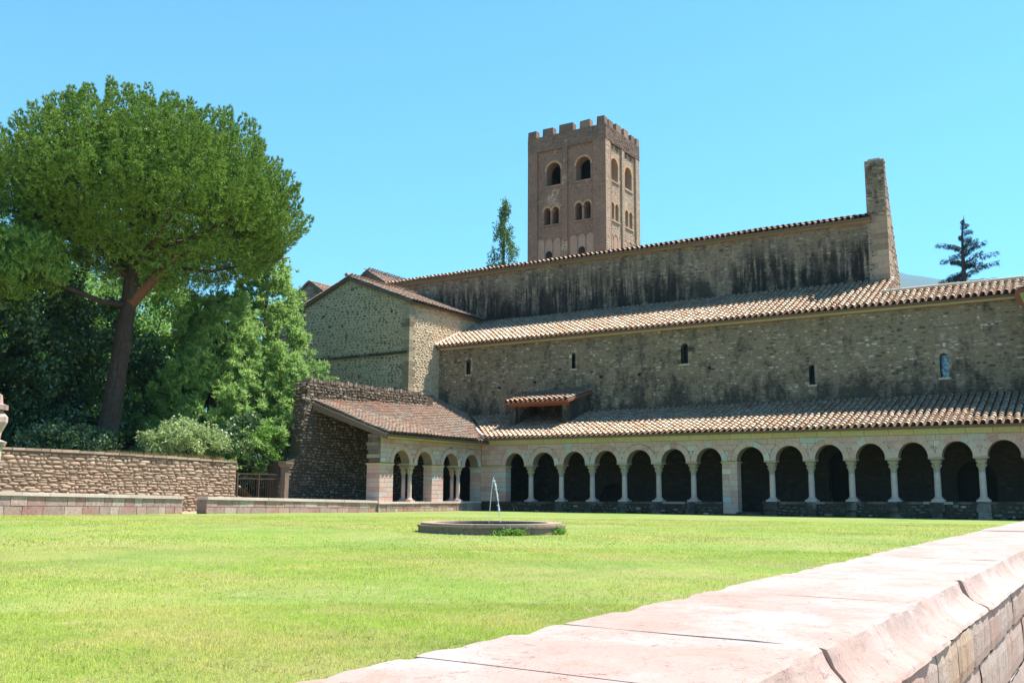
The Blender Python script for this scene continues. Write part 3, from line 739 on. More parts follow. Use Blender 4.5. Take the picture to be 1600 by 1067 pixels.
# flashing and rake board
mb = MB(); a = np.array((-31.97,33.1,5.1)); b = np.array((-33.7,43.9,6.45))
mb.hexa([a, b, b+(-.25,0,0), a+(-.25,0,0), a+(0,0,.09), b+(0,0,.09), b+(-.25,0,.12), a+(-.25,0,.12)]); fix_normals(mb.build('flashing', M['lead'], wing))
mb = MB(); mb.hexa([(-27.5,33.0,3.2),(-27.5,33.12,3.2),(-31.97,33.12,4.68),(-31.97,33.0,4.68),(-27.5,33.0,3.42),(-27.5,33.12,3.42),(-31.97,33.12,4.98),(-31.97,33.0,4.98)])
fix_normals(mb.build('rake_board', M['wood'], wing))
mb = MB(); mb.tube([(-27.62,40.86,3.72),(-28.3,41.5,3.92),(-29.3,42.6,4.28)], [.1,.09,.07], 8); mb.build('valley_flashing', M['lead'], wing)
mb = MB(); mb.box(-32, -28.5, 31.2, 45.2, -.08, .07); mb.build('floor', M['interior'], wing)

# ================================================================== CHURCH
church = empty('abbey_church', (-20, 50, 0), 'old rubble stone abbey church with two long tiled roofs above the cloister', 'church')
frA = Frame((0, 45.2, 0), (1,0,0), (0,-1,0))
wins = [(-31.65,7.6,8.35,.15),(-24.75,7.5,8.25,.12),(-18.4,7.35,8.2,.19),(-12.1,5.95,6.75,.13),(-6.4,5.95,6.85,.17)]
holes = [arch(c, z0, z1, r_, 8) for (c, z0, z1, r_) in wins]
doors_ =  [arch(-22.4, .12, .62, .8, 10), arch(-11.0, .12, 2.35, .55, 8), arch(-5.45, .12, 1.55, .8, 10)]
holes += doors_
aw = fix_normals(prism([(-33.8,0),(1.5,0),(1.5,9.2),(-33.8,9.2)], holes, frA, .8).build('aisle_wall', M['mortar'], church))
def in_a(u, z):
    for (c, z0, z1, r_) in wins:
        if abs(u-c) < r_+.16 and z0-.08 < z < z1+r_+.12: return False
    return True
rects = layout(-33.75, 1.4, 4.95, 9.15, (.075,.15), (.14,.42), rr, .014)
rubble_mesh('rubble_stones', rects, frA, M['aisle'], aw, 12, (.012,.05), 7, .8, inside=in_a)
rects = layout(-31.9, 1.4, .1, 4.9, (.14,.24), (.2,.6), rr, .014)
ipn = fix_normals(prism([(-32.5,.0),(1.4,.0),(1.4,4.85),(-32.5,4.85)], doors_, frA, .06, .055).build('interior_shade_panel', M['interior'], aw))  # dark panel added over the wall to paint the gallery's shade
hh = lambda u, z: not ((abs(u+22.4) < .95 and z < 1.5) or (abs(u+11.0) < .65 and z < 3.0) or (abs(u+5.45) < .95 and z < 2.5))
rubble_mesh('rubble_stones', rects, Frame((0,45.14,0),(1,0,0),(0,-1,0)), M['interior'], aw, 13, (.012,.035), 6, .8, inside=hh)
for i, (c, z0, z1, r_) in enumerate(wins):
    mb = MB(); P = arch(c, z0, z1, r_, 8); mb = prism(P, [], frA, .03, -.32)
    wn = fix_normals(mb.build('window', M['glass_sky'] if i == 4 else M['glass'], church))
    m2 = MB(); m2.box(c-r_-.08, c+r_+.08, 45.14, 45.5, z0-.09, z0-.004); m2.build('sill', M['cream'], wn)
    for sx in (-1, 1):
        z = z0
        while z < z1-.1:
            h = rr.uniform(.14,.24); h = min(h, z1-z); m2 = MB(); a = c+sx*r_; b = c+sx*(r_+rr.uniform(.12,.2))
            m2.box(min(a,b), max(a,b), 45.165, 45.4, z+.005, z+h-.005); m2.build('jamb_stone', M['aisle'], wn); z += h
    voussoirs(frA, wn, M['retain'] if i == 4 else M['aisle'], c, z1, r_, r_, 7, .2 if i == 4 else .15, rgs, proud=.035)
for (c, z0, zs, r_) in ((-22.4,.12,.62,.8),(-11.0,.12,2.35,.55),(-5.45,.12,1.55,.8)):
    fix_normals(prism(arch(c, z0, zs, r_, 10), [], frA, .08, -.55).build('door', M['black'], church))
# putlog holes: their inner shade painted on as small black blocks
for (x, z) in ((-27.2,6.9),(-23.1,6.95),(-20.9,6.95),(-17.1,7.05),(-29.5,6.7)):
    mb = MB(); mb.box(x-.07, x+.07, 45.12, 45.2, z-.07, z+.07); mb.build('putlog_hole_shade', M['black'], aw)
mb = MB(); mb.box(-31.8, 1.5, 45.08, 45.2, 5.13, 5.22); mb.build('drip_course', M['sill'], aw)
mb = MB(); mb.box(-33.6, 1.5, 44.98, 45.2, 9.12, 9.28); mb.build('eaves_course', M['cream'], church)
# aisle roof
S, ul, vl = plane_S((-33.85, 44.8, 9.32), (-9.02, 44.8, 9.32), (-33.85, 49.5, 11.4))
tiled_roof(church, S, ul, vl, M['tile'], pitch=.3, row=.34, seed=9, name='aisle_roof', wid=.215)
S, ul, vl = plane_S((-9.0, 44.8, 9.32), (1.5, 44.8, 9.32), (-9.0, 46.7, 10.16))
tiled_roof(church, S, ul, vl, M['tile'], pitch=.3, row=.34, n_single=150, seed=19, name='aisle_roof', wid=.215)
mb = MB(); mb.hexa([(-33.9,44.75,9.36),(-33.7,44.75,9.36),(-33.7,49.5,11.46),(-33.9,49.5,11.46),(-33.9,44.75,9.5),(-33.66,44.75,9.46),(-33.66,49.5,11.56),(-33.9,49.5,11.6)])
mb.build('flashing', M['lead'], church)
# clerestory
frC = Frame((0, 49.5, 0), (1,0,0), (0,-1,0))
cw = fix_normals(prism([(-41.3,8),(-9.25,8),(-9.25,14.65),(-41.3,14.65)], [], frC, .9).build('clerestory_wall', M['mortar_dark'], church))
rects = layout(-41.2, -9.9, 11.2, 14.6, (.08,.15), (.14,.42), rr, .014)
rubble_mesh('rubble_stones', rects, frC, M['clere'], cw, 15, (.012,.045), 7, .8)
z = 9.4; k = 0
while z < 14.6:
    h = rr.uniform(.26,.36); l = .8 if k % 2 else .5; m2 = MB(); m2.box(-9.24-l, -9.2, 49.46, 50.3, z+.008, z+h-.008); m2.build('quoin', M['facade'], cw); z += h; k += 1
mb = MB(); mb.box(-41.3, -10.0, 49.3, 49.5, 14.5, 14.66); mb.build('eaves_course', M['coprub'], church)
S, ul, vl = plane_S((-41.5, 49.08, 14.72), (-9.95, 49.08, 14.72), (-41.5, 53.5, 15.75))
tiled_roof(church, S, ul, vl, M['tile'], pitch=.3, row=.34, seed=10, name='nave_roof', wid=.215)
mb = MB(); mb.hexa([(-41.5,53.5,8),(-10.6,53.5,8),(-10.6,58,8),(-41.5,58,8),(-41.5,53.5,15.7),(-10.6,53.5,15.7),(-10.6,58,14.7),(-41.5,58,14.7)]); mb.build('nave_core', M['coprub'], church)
# facade gable wall
frF = Frame((-9.22, 0, 0), (0,1,0), (1,0,0))
fp = [(49.46,8.5),(53.0,8.5),(52.9,10.8),(52.0,12.2),(51.2,13.9),(50.45,15.6),(49.95,16.9),(49.8,17.62),(49.6,17.74),(49.5,17.72)]
fw = fix_normals(prism(fp, [], frF, .95).build('facade_wall', M['coprub'], church))
rubble_mesh('rubble_stones', layout(49.5, 53.1, 9.8, 17.6, (.14,.26), (.2,.5), rr, .012), frF, M['facade'], fw, 21, (.005,.05), 7, .8,
            inside=lambda u, z: u < np.interp(z, [8.5,10.8,12.2,13.9,15.6,17.0,17.7],[53.0,52.9,52.0,51.2,50.45,49.95,49.8])-.15)
rubble_mesh('rubble_stones', layout(-10.15, -9.24, 14.8, 17.65, (.09,.2), (.15,.4), rr, .012), Frame((0,49.46,0),(1,0,0),(0,-1,0)), M['clere'], fw, 22, (.01,.1), 7, .6)
mb = MB(); mb.box(-10.0,-9.4,49.5,49.75,17.66,17.8); mb.build('cap_stone', M['aisle'], fw)
# low range right of the facade: ridge and end of the aisle
mb = MB(); mb.tube([(-9.1,46.72,10.28),(-4.0,46.72,10.28),(1.5,46.72,10.3)], .12, 8); mb.build('ridge_tiles', M['tile'], church)
mb = MB(); mb.hexa([(-9.2,46.72,8),(1.5,46.72,8),(1.5,49,8),(-9.2,49,8),(-9.2,46.72,10.1),(1.5,46.72,10.1),(1.5,49,9.0),(-9.2,49,9.0)]); mb.build('rear_slope', M['tile'], church)

# ================================================================== TRANSEPT
tr = empty('transept_building', (-38.4, 46, 0), 'tall gabled stone block with sunlit right side behind the ruined wing', 'building')
frT = Frame((0, 42.35, 0), (1,0,0), (0,-1,0)); frX = Frame((-33.8, 0, 0), (0,1,0), (1,0,0))
tw = fix_normals(prism([(-43.4,0),(-33.8,0),(-33.8,11.62),(-38.5,13.5),(-43.4,11.62)], [], frT, 7.2).build('gable_wall', M['transept_mortar'], tr))
gz = lambda u: 13.5 - abs(u+38.45)*.395
rubble_mesh('rubble_stones', layout(-43.3, -33.85, 8.8, 13.4, (.08,.17), (.14,.42), rr, .02), frT, M['transept'], tw, 31, (.012,.045), 7, .7, inside=lambda u, z: z < gz(u)-.1)
rubble_mesh('rubble_stones', layout(-43.3, -33.95, 4.5, 8.68, (.08,.17), (.14,.42), rr, .02), frT, M['aisle'], tw, 32, (.012,.045), 7, .7)
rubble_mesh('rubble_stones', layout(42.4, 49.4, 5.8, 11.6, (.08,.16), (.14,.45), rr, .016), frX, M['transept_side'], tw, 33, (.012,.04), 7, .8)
mb = MB(); mb.box(-43.4,-33.78,42.2,42.35,8.66,8.78); mb.build('string_course', M['sill'], tr)
z = 5.5; k = 0
while z < 11.5:
    h = rr.uniform(.2,.32); l = .55 if k % 2 else .32; m2 = MB(); m2.box(-33.79-l,-33.755,42.31,42.35+(.32 if k % 2 else .55),z+.006,z+h-.006); m2.build('quoin', M['transept'], tr); z += h; k += 1
S, ul, vl = plane_S((-33.5,42.15,11.58), (-33.5,49.6,11.58), (-38.45,42.15,13.55))
tiled_roof(tr, S, ul, vl, M['tile_red'], pitch=.28, row=.33, seed=14, name='roof')
S, ul, vl = plane_S((-43.7,49.6,11.45), (-43.7,42.15,11.45), (-38.45,49.6,13.55))
tiled_roof(tr, S, ul, vl, M['tile_red'], pitch=.28, row=.33, seed=15, name='roof')
mb = MB(); mb.tube([(-38.45,42.05,13.66),(-38.45,49.6,13.66)], .12, 8); mb.build('ridge_tiles', M['tile_red'], tr)
# two smaller gables behind
def small_gable(name, ax, y, az, hw, sl_, depth, label, zbase):
    t = empty(name, (ax, y, zbase), label, 'building')
    fr = Frame((0,y,0),(1,0,0),(0,-1,0)); ez = az-hw*sl_
    gw = fix_normals(prism([(ax-hw,zbase),(ax+hw,zbase),(ax+hw,ez),(ax,az),(ax-hw,ez)], [], fr, depth).build('gable_wall', M['tower_wall'], t))
    rubble_mesh('rubble_stones', layout(ax-hw, ax+hw, zbase+ (ez-zbase)*.5, az, (.12,.2), (.2,.45), rr, .02), fr, M['clere'], gw, 41, (.012,.035), 6, .8, inside=lambda u, z: z < az-abs(u-ax)*sl_-.12)
    S, ul, vl = plane_S((ax+hw+.2,y-.15,ez+.0), (ax+hw+.2,y+depth,ez+.0), (ax,y-.15,az+.08)); tiled_roof(t, S, ul, vl, M['tile_red'], seed=16)
    S, ul, vl = plane_S((ax-hw-.2,y+depth,ez+.0), (ax-hw-.2,y-.15,ez+.0), (ax,y+depth,az+.08)); tiled_roof(t, S, ul, vl, M['tile_red'], seed=17)
small_gable('chapel_building', -45.5, 52, 16.6, 3.2, .62, 6, 'small pinkish gable peeking up between the near gable and the nave eave', 1)
small_gable('rear_building', -53.2, 54, 17.1, 4.5, .66, 6, 'dark gable with orange tiled edge rising behind the conifer top', 1)

# ================================================================== DORMER SHED ON GALLERY ROOF
dr = empty('roof_shelter', (-25.5, 43, 4.4), 'small open shelter with a tiled lean-to roof on top of the gallery roof', 'shelter')
mb = MB(); mb.box(-27.15,-26.9,42.75,43.0,4.1,5.5); mb.build('post', M['aisle'], dr)
mb = MB(); mb.box(-24.1,-23.85,42.75,43.0,4.1,5.5); mb.build('post', M['aisle'], dr)
mb = MB(); mb.box(-27.3,-23.75,42.72,42.9,5.33,5.5); mb.build('beam', M['redwood'], dr)
mb = MB(); mb.hexa([(-24.05,42.9,4.2),(-23.8,42.9,4.2),(-23.8,45.15,4.9),(-24.05,45.15,4.9),(-24.05,42.9,5.45),(-23.8,42.9,5.45),(-23.8,45.15,6.25),(-24.05,45.15,6.25)]); mb.build('side_wall', M['aisle'], dr)
mb = MB(); mb.hexa([(-27.2,42.95,4.2),(-27.0,42.95,4.2),(-27.0,45.15,4.9),(-27.2,45.15,4.9),(-27.2,42.95,4.6),(-27.0,42.95,4.6),(-27.0,45.15,6.25),(-27.2,45.15,6.25)]); mb.build('side_wall', M['aisle'], dr)
S, ul, vl = plane_S((-27.45,42.45,5.56),(-23.6,42.45,5.56),(-27.45,45.15,6.25)); tiled_roof(dr, S, ul, vl, M['tile_red'], pitch=.3, seed=18, soffit=M['redwood'], wid=.215)

# ================================================================== BELL TOWER
bt = empty('bell_tower', (-34.6, 65, 0), 'square battlemented bell tower of reddish stone rising behind the nave roof', 'tower')
X0, X1, Y0, Y1 = -38.0, -31.2, 62.0, 68.0
frS = Frame((0, Y0, 0), (1,0,0), (0,-1,0)); frR = Frame((X1+.012, 0, 0), (0,1,0), (1,0,0))
def tower_side(fr, a, b, ups, lows, blind, panel, ocl, mw='tower_wall', ms='tower'):
    holes = []
    for c in ups: holes.append(arch(c, 24.35, 25.55, .62, 12))
    for c in lows:
        for s in (-.37, .37): holes.append(arch(c+s, 21.25, 22.35, .28, 8))
    for c in ocl: holes.append([(c+.3*math.cos(-t*math.pi/6), 27.05+.3*math.sin(-t*math.pi/6)) for t in range(12)])
    w_ = fix_normals(prism([(a,10),(b,10),(b,28.4),(a,28.4)], holes, fr, .85, -.14).build('wall', M[mw], bt))
    # pilaster strips and band standing proud; thin courses as blocks
    st = [(a, panel[0]), (panel[1], b), ((panel[0]+panel[1])/2-.22, (panel[0]+panel[1])/2+.22)]
    for (p, q) in st:
        m2 = prism([(p,10),(q,10),(q,27.2),(p,27.2)], [], fr, .16, 0); ps = fix_normals(m2.build('pilaster', M[mw], w_))
        rubble_mesh('stone_courses', layout(p+.01, q-.01, 17.5, 27.2, (.14,.24), (.25,.55), rr, .015), fr, M[ms], w_, 51, (.012,.022), 6, .95)
    fix_normals(prism([(a,27.2),(b,27.2),(b,28.4),(a,28.4)], [], fr, .2, .02).build('parapet', M['tower_top'], w_)); rubble_mesh('stone_courses', layout(a+.02, b-.02, 27.22, 28.38, (.12,.2), (.2,.5), rr, .015), Frame(fr.P(0,0,.02), fr.u, fr.n), M['tower_top'], w_, 53, (.015,.05), 7, .8)
    def clear(u, z):
        for c in ups:
            if abs(u-c) < .8 and 24.2 < z < 26.35: return False
        for c in lows:
            if abs(u-c) < .8 and 21.1 < z < 22.8: return False
        return True
    rubble_mesh('stone_courses', layout(panel[0], panel[1], 17.5, 27.1, (.12,.2), (.25,.55), rr, .015), Frame(fr.P(0,0,-.14), fr.u, fr.n), M[ms], w_, 52, (.01,.025), 6, .95, inside=clear)
    fd = Frame(fr.P(0,0,-.14), fr.u, fr.n)
    for c in ups:
        sl3 = prism([(c-.75,24.2),(c+.75,24.2),(c+.75,24.34),(c-.75,24.34)], [], fr, .3, -.06); wn = fix_normals(sl3.build('sill', M[ms], w_))
        voussoirs(fd, wn, M['tower_reveal'], c, 25.55, .62, .62, 9, .16, rgs, proud=.02)
    for c in lows:
        cl = MB(); q = fr.P(c, 21.25, -.35); cl.lathe(q, [(.1,0),(.07,.08),(.06,.9),(.13,1.15),(.13,1.25)], 8); cb = cl.build('colonnette', M['cream'], w_)
        for s in (-.37, .37): voussoirs(fd, cb, M['tower_reveal'], c+s, 22.35, .28, .28, 5, .12, rgs, proud=.02)
        sl2 = prism([(c-.8,21.13),(c+.8,21.13),(c+.8,21.24),(c-.8,21.24)], [], fr, .3, -.05); fix_normals(sl2.build('sill', M[ms], w_))
    for c in blind:
        o = prism(arch(c, 18.3, 19.85, .3, 10), [], fr, .08, -.115); fix_normals(o.build('blind_arch', M['tower_niche'], w_))
        voussoirs(fd, w_, M[ms], c, 19.85, .3, .3, 5, .1, rgs, proud=.06, name='arch_stone')
    return w_
tower_side(frS, X0, X1, [-35.75, -33.15], [-35.95, -33.2], [-36.85,-36.15,-35.45,-34.0,-33.3,-32.6], (-37.15,-32.25), [])
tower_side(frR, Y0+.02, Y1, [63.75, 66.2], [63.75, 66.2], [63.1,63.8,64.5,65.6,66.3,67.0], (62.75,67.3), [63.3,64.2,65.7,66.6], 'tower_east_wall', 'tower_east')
for c in (-36.15, -33.3):
    fix_normals(prism(arch(c, 18.3, 18.9, .28, 8), [], frS, .05, -.1).build('small_window', M['black'], bt))
for zz in (20.4,): pass
mb = MB(); mb.box(X0+2.0, X1-2.2, Y0+2.2, Y1-2.0, 10.1, 26.9); mb.build('window_dark_block', M['black'], bt)  # black block added behind the windows to paint their dark interior
mb = MB(); mb.box(X0, X0+.85, Y0+1.0, Y1-.01, 10, 28.4); mb.build('wall', M['tower_wall'], bt)
mb = MB(); mb.box(X0+.86, X1-1.0, Y1-.86, Y1-.02, 10, 28.4); mb.build('wall', M['tower_wall'], bt)
mb = MB(); mb.box(X0+.8, X1-.9, Y0+.9, Y1-.8, 27.0, 27.3); mb.build('roof', M['coprub'], bt)
for z in (20.5, 23.6): mb = MB(); mb.box(X0+.86, X1-1.0, Y0+1.0, Y1-.87, z, z+.2); mb.build('floor', M['wood'], bt)
for (a, b) in ((-37.98,-37.2),(-36.64,-35.68),(-35.17,-33.93),(-33.36,-32.46),(-31.9,-31.22)):
    mb = MB(); mb.hexa([(a,Y0-.03,28.41),(b,Y0-.03,28.41),(b,Y0+.5,28.41),(a,Y0+.5,28.41),(a+.03,Y0-.03,29.0+rr.uniform(-.05,.05)),(b-.03,Y0-.03,29.0+rr.uniform(-.04,.04)),(b-.03,Y0+.5,29.0),(a+.03,Y0+.5,29.0)]); mb.build('merlon', M['tower_top'], bt)
for (a, b) in ((62.55,63.3),(63.85,64.7),(65.2,66.0),(66.5,67.1),(67.5,68.0)):
    mb = MB(); mb.box(X1-.5, X1+.02, a, b, 28.41, 29.0+rr.uniform(-.1,.05)); mb.build('merlon', M['tower_top'], bt)
for (a, b) in ((-36.64,-35.68),(-35.17,-33.93),(-33.36,-32.46)):
    mb = MB(); mb.box(a, b, Y1-.5, Y1, 28.41, 28.95); mb.build('merlon', M['tower_top'], bt)

# ================================================================== LOW WALLS ON THE WEST SIDE
def low_wall(y0, y1, label, rg, ndown=0):
    t = empty('low_wall', (-28, (y0+y1)/2, 0), label, 'wall')
    ztop = lambda y: .82 - (y-16.1)*.0182
    zb = lambda y: .14*min(1, max(0, (33-y)/17))
    mb = MB(); n = 8
    for i in range(n):
        a = y0+(y1-y0)*i/n; b = y0+(y1-y0)*(i+1)/n
        mb.hexa([(-28.02,a,-.1),(-28.02,b,-.1),(-28.5,b,-.1),(-28.5,a,-.1),(-28.02,a,ztop(a)-.1),(-28.02,b,ztop(b)-.1),(-28.5,b,ztop(b)-.1),(-28.5,a,ztop(a)-.1)])
    core = fix_normals(mb.build('wall_core', M['pink_mortar'], t))
    for r in range(2):
        y = y0
        while y < y1-.05:
            l = rg.uniform(.28,.75); l = y1-y if y+l > y1-.2 else l
            a, b = y+.009, y+l-.009; V = []
            p = rg.uniform(0,.012)
            for d in (-.03, p):
                for (yy, s) in ((a,0),(b,0),(b,1),(a,1)):
                    h0 = zb(yy)-.02; h1 = ztop(yy)-.1; za = h0+(h1-h0)*(.5*r)+.009*r; zz = h0+(h1-h0)*(.5*(r+1))-.009
                    V.append((-28.0+d, yy, zz if s else za))
            fix_normals(link('block', mesh_py('block', V, [(3,2,1,0),(4,5,6,7),(0,1,5,4),(1,2,6,5),(2,3,7,6),(3,0,4,7)], M['lowwall']), core)); y += l
    y = y0
    while y < y1-.05:
        l = rg.uniform(.7,1.3); l = y1-y if y+l > y1-.4 else l; a, b = y+.004, y+l-.004; o = rg.uniform(0,.012)
        mb = MB(); mb.hexa([(-27.95+o,a,ztop(a)-.1),(-27.95+o,b,ztop(b)-.1),(-28.55,b,ztop(b)-.1),(-28.55,a,ztop(a)-.1),(-27.95+o,a,ztop(a)+.0),(-27.95+o,b,ztop(b)+.0),(-28.55,b,ztop(b)+.01),(-28.55,a,ztop(a)+.01)])
        fix_normals(mb.build('coping_stone', M['lowcap'], core)); y += l
    return t
low_wall(-6, 22.68, 'low pink block wall with pale coping left of the sandy gap', random.Random(2))
low_wall(23.72, 33.08, 'low pink block wall between the sandy gap and the ruined wing', random.Random(3))
# chain across the gap
ch = empty('chain_barrier', (-28.2, 23.2, .1), 'thin chain slung across the gap in the low wall', 'chain')
mb = MB(); mb.tube([(-28.25, 22.7+1.0*t, .52-.10*math.sin(math.pi*t)) for t in np.linspace(0,1,12)], .014, 6); mb.build('chain_links', M['iron'], ch)

# ================================================================== RETAINING WALL
rw = empty('retaining_wall', (-32, 20, 0), 'rough rubble garden wall holding up the raised garden under the pine', 'wall')
frG = Frame((-31.8, 0, 0), (0,1,0), (1,0,0))
rt = lambda y: np.interp(y, [-6,18.2,22.7,28.4],[2.3,2.26,2.22,2.09])
tp = [(y, rt(y)-.03) for y in np.linspace(28.42,-6,30)]
core = fix_normals(prism([(-6,-.1),(28.42,-.1)] + tp, [], frG, .6).build('wall_core', M['retain_mortar'], rw))
rg2 = random.Random(21); big = []
def rubble_layout(u0, u1, z0, z1):
    out = []; z = z0
    while z < z1:
        h = rg2.uniform(.075,.15); u = u0
        while u < u1:
            l = rg2.uniform(.12,.55); hh_ = h*rg2.uniform(.8,1.25); dz = rg2.uniform(-.03,.03)
            out.append((u+.008, min(u+l,u1)-.008, z+.006+dz, z+hh_-.006+dz)); u += l
            if rg2.random() < .15: out.append((u-.02, u+.1, z, z+.1)); u += .1
        z += h
    return [r_ for r_ in out if r_[1]-r_[0] > .05 and r_[3] < rt((r_[0]+r_[1])/2)-.04]
rects = rubble_layout(-6, 28.4, .02, 2.4)
vis = [r_ for r_ in rects if r_[0] > 17.5 and r_[2] > .45]
vis.sort(key=lambda r_: -(r_[1]-r_[0])*(r_[3]-r_[2])); singles = vis[:290]; sset = set(singles)
rsg = np.random.RandomState(9)
for r_ in singles: rubble_single(r_, frG, M['retain'], core, rsg, (.008,.036))
rubble_mesh('rubble_stones', [r_ for r_ in rects if r_ not in sset], frG, M['retain'], core, 61, (.008,.034), 8, .8, tight=True)
y = -6
while y < 28.3:
    l = rg2.uniform(.3,.7); l = min(l, 28.42-y); m2 = MB(); zt = rt(y)
    m2.box(-32.4, -31.77+rg2.uniform(0,.05), y+.01, y+l-.01, zt-.04, zt+.03+rg2.uniform(0,.03)); m2.build('cap_stone', M['retain'], core); y += l
# far garden wall
gw = empty('garden_wall', (-40, 30, 2), 'distant low rubble wall seen between pine trunk and pale bush', 'wall')
frK = Frame((-40, 0, 0), (0,1,0), (1,0,0))
mb = MB(); mb.box(-40.5,-40.0,27,33,2,3.3); c_ = mb.build('wall_core', M['retain_mortar'], gw)
rubble_mesh('rubble_stones', layout(27,33,2.2,3.3,(.1,.18),(.15,.4),rr,.015), frK, M['retain'], c_, 62, (.02,.07), 7, .6)
fn = empty('wire_fence', (-39.5, 29.5, 2.4), 'thin wire fence in front of the distant garden wall', 'fence')
for yy in (28.6, 29.9, 31.2): mb = MB(); mb.tube([(-39.5,yy,2.3),(-39.5,yy,3.45)], .03, 6); mb.build('post', M['iron'], fn)
for zz in (2.7, 3.0, 3.35): mb = MB(); mb.tube([(-39.5,28.6,zz),(-39.5,31.2,zz)], .008, 5); mb.build('wire', M['iron'], fn)

# gate and pillar
gt = empty('iron_gate', (-31.8, 29.7, .1), 'rusty iron bar gate between the garden wall and a stone post', 'gate')
for zz in (1.62, 1.42, .3): mb = MB(); mb.box(-31.82,-31.78,28.5,30.9,zz-.02,zz+.02); mb.build('rail', M['iron'], gt)
for k in range(19): mb = MB(); yy = 28.55+k*.13; mb.tube([(-31.8,yy,.2),(-31.8,yy,1.62)], .011, 5); mb.build('bar', M['iron'], gt)
for yy in (28.5, 29.7, 30.8): mb = MB(); mb.box(-31.83,-31.77,yy-.03,yy+.03,.05,1.68); mb.build('frame_post', M['iron'], gt)
gp = empty('gate_pillar', (-31.7, 31.15, 0), 'tan stone gate post with a moulded cap at the edge of the ruin', 'pillar')
mb = MB(); mb.box(-31.85,-31.55,31.0,31.24,0,1.95); mb.build('shaft', M['ruin'], gp)
mb = MB(); mb.hexa([(-31.85,30.98,1.95),(-31.5,30.98,1.95),(-31.5,31.28,1.95),(-31.85,31.28,1.95),(-31.93,30.9,2.1),(-31.42,30.9,2.1),(-31.42,31.36,2.1),(-31.93,31.36,2.1)]); mb.box(-31.92,-31.45,30.92,31.33,2.105,2.17); mb.build('cap', M['ruin'], gp)

# ================================================================== FOUNTAIN
FX, FY = -12.0, 18.1
ft = empty('fountain_basin', (FX, FY, 0), 'round low stone basin standing on the lawn', 'fountain')
NSEG = 14
def ring(r0, r1, z0, z1, t0, t1, n=8):
    V = []; F = []
    for i in range(n+1):
        t = t0+(t1-t0)*i/n; c, s = math.cos(t), math.sin(t)
        V += [(FX+r0*c, FY+r0*s, z0),(FX+r1*c, FY+r1*s, z0),(FX+r1*c, FY+r1*s, z1),(FX+r0*c, FY+r0*s, z1)]
    for i in range(n):
        a = i*4; b = a+4
        for k in range(4): F.append((a+k, a+(k+1)%4, b+(k+1)%4, b+k))
    F += [(0,1,2,3), (n*4+3,n*4+2,n*4+1,n*4)]
    return V, F
for k in range(NSEG):
    t0 = 2*math.pi*k/NSEG+.004; t1 = 2*math.pi*(k+1)/NSEG-.004
    V, F = ring(1.34, 1.62, -.05, .15, t0, t1); fix_normals(link('wall_stone', mesh_py('wall_stone', V, F, M['fount']), ft))
    V, F = ring(1.30, 1.645, .152, .19, t0, t1); fix_normals(link('rim_stone', mesh_py('rim_stone', V, F, M['fount']), ft))
    V, F = ring(1.26, 1.56, .192, .235, t0+.1, t1+.1); fix_normals(link('rim_stone', mesh_py('rim_stone', V, F, M['fount_rim']), ft))
mb = MB(); mb.lathe((FX,FY,-.06), [(1.36,0),(1.36,.02)], 48); mb.build('basin_floor', M['fount'], ft)
mb = MB(); mb.lathe((FX,FY,.08), [(.03,-.1),(.03,.1),(.02,.14)], 10); mb.build('nozzle', M['iron'], ft)
mb = MB(); mb.lathe((FX,FY,.03), [(1.335,0),(1.335,.06)], 48); o = mb.build('water', M['water']); o['kind'] = 'structure'
# water jet: rises from the nozzle, breaks at the top and falls back
jt = empty('water_jet', (FX, FY, .2), 'thin arc of white water spraying up from the round basin', 'water jet')
dr_ = Vector((.84,.54,0))
path = []
for t in np.linspace(0, 1, 26):
    s = -.17 + .28*t**.9 if t < .5 else -.02 + .19*(t-.5)*2*.9
    x = -.06 + .10*min(t,.5)*2 + (max(t-.5,0)*2)**1.2*.15
    z = .22 + .93*(1-(1-min(t,.5)*2)**2) if t < .5 else 1.15 - .9*((t-.5)*2)**1.9
    path.append(Vector((FX,FY,0)) + dr_*x + Vector((0,0,z)))
mb = MB(); mb.tube(path[:13], [.006]*9+[.009,.012,.015,.016], 6); mb.build('rising_stream', M['jet'], jt)
mb = MB(); mb.tube(path[12:], [.018]+[.012*(1+.7*math.sin(i*2.1)) for i in range(12)]+[.01], 6); mb.build('falling_stream', M['jet'], jt)
mb = MB()
for k in range(90):
    i = rnd.randint(11, 25); p = path[i] + Vector((rnd.gauss(0,.014), rnd.gauss(0,.014), rnd.gauss(0,.03))); q = rnd.uniform(.004,.011)
    mb.add([p+Vector(v)*q for v in ((1,0,0),(-1,0,0),(0,1,0),(0,-1,0),(0,0,1.4),(0,0,-1.4))], [(0,2,4),(2,1,4),(1,3,4),(3,0,4),(2,0,5),(1,2,5),(3,1,5),(0,3,5)])
mb.build('droplets', M['jet'], jt)['kind'] = 'stuff'

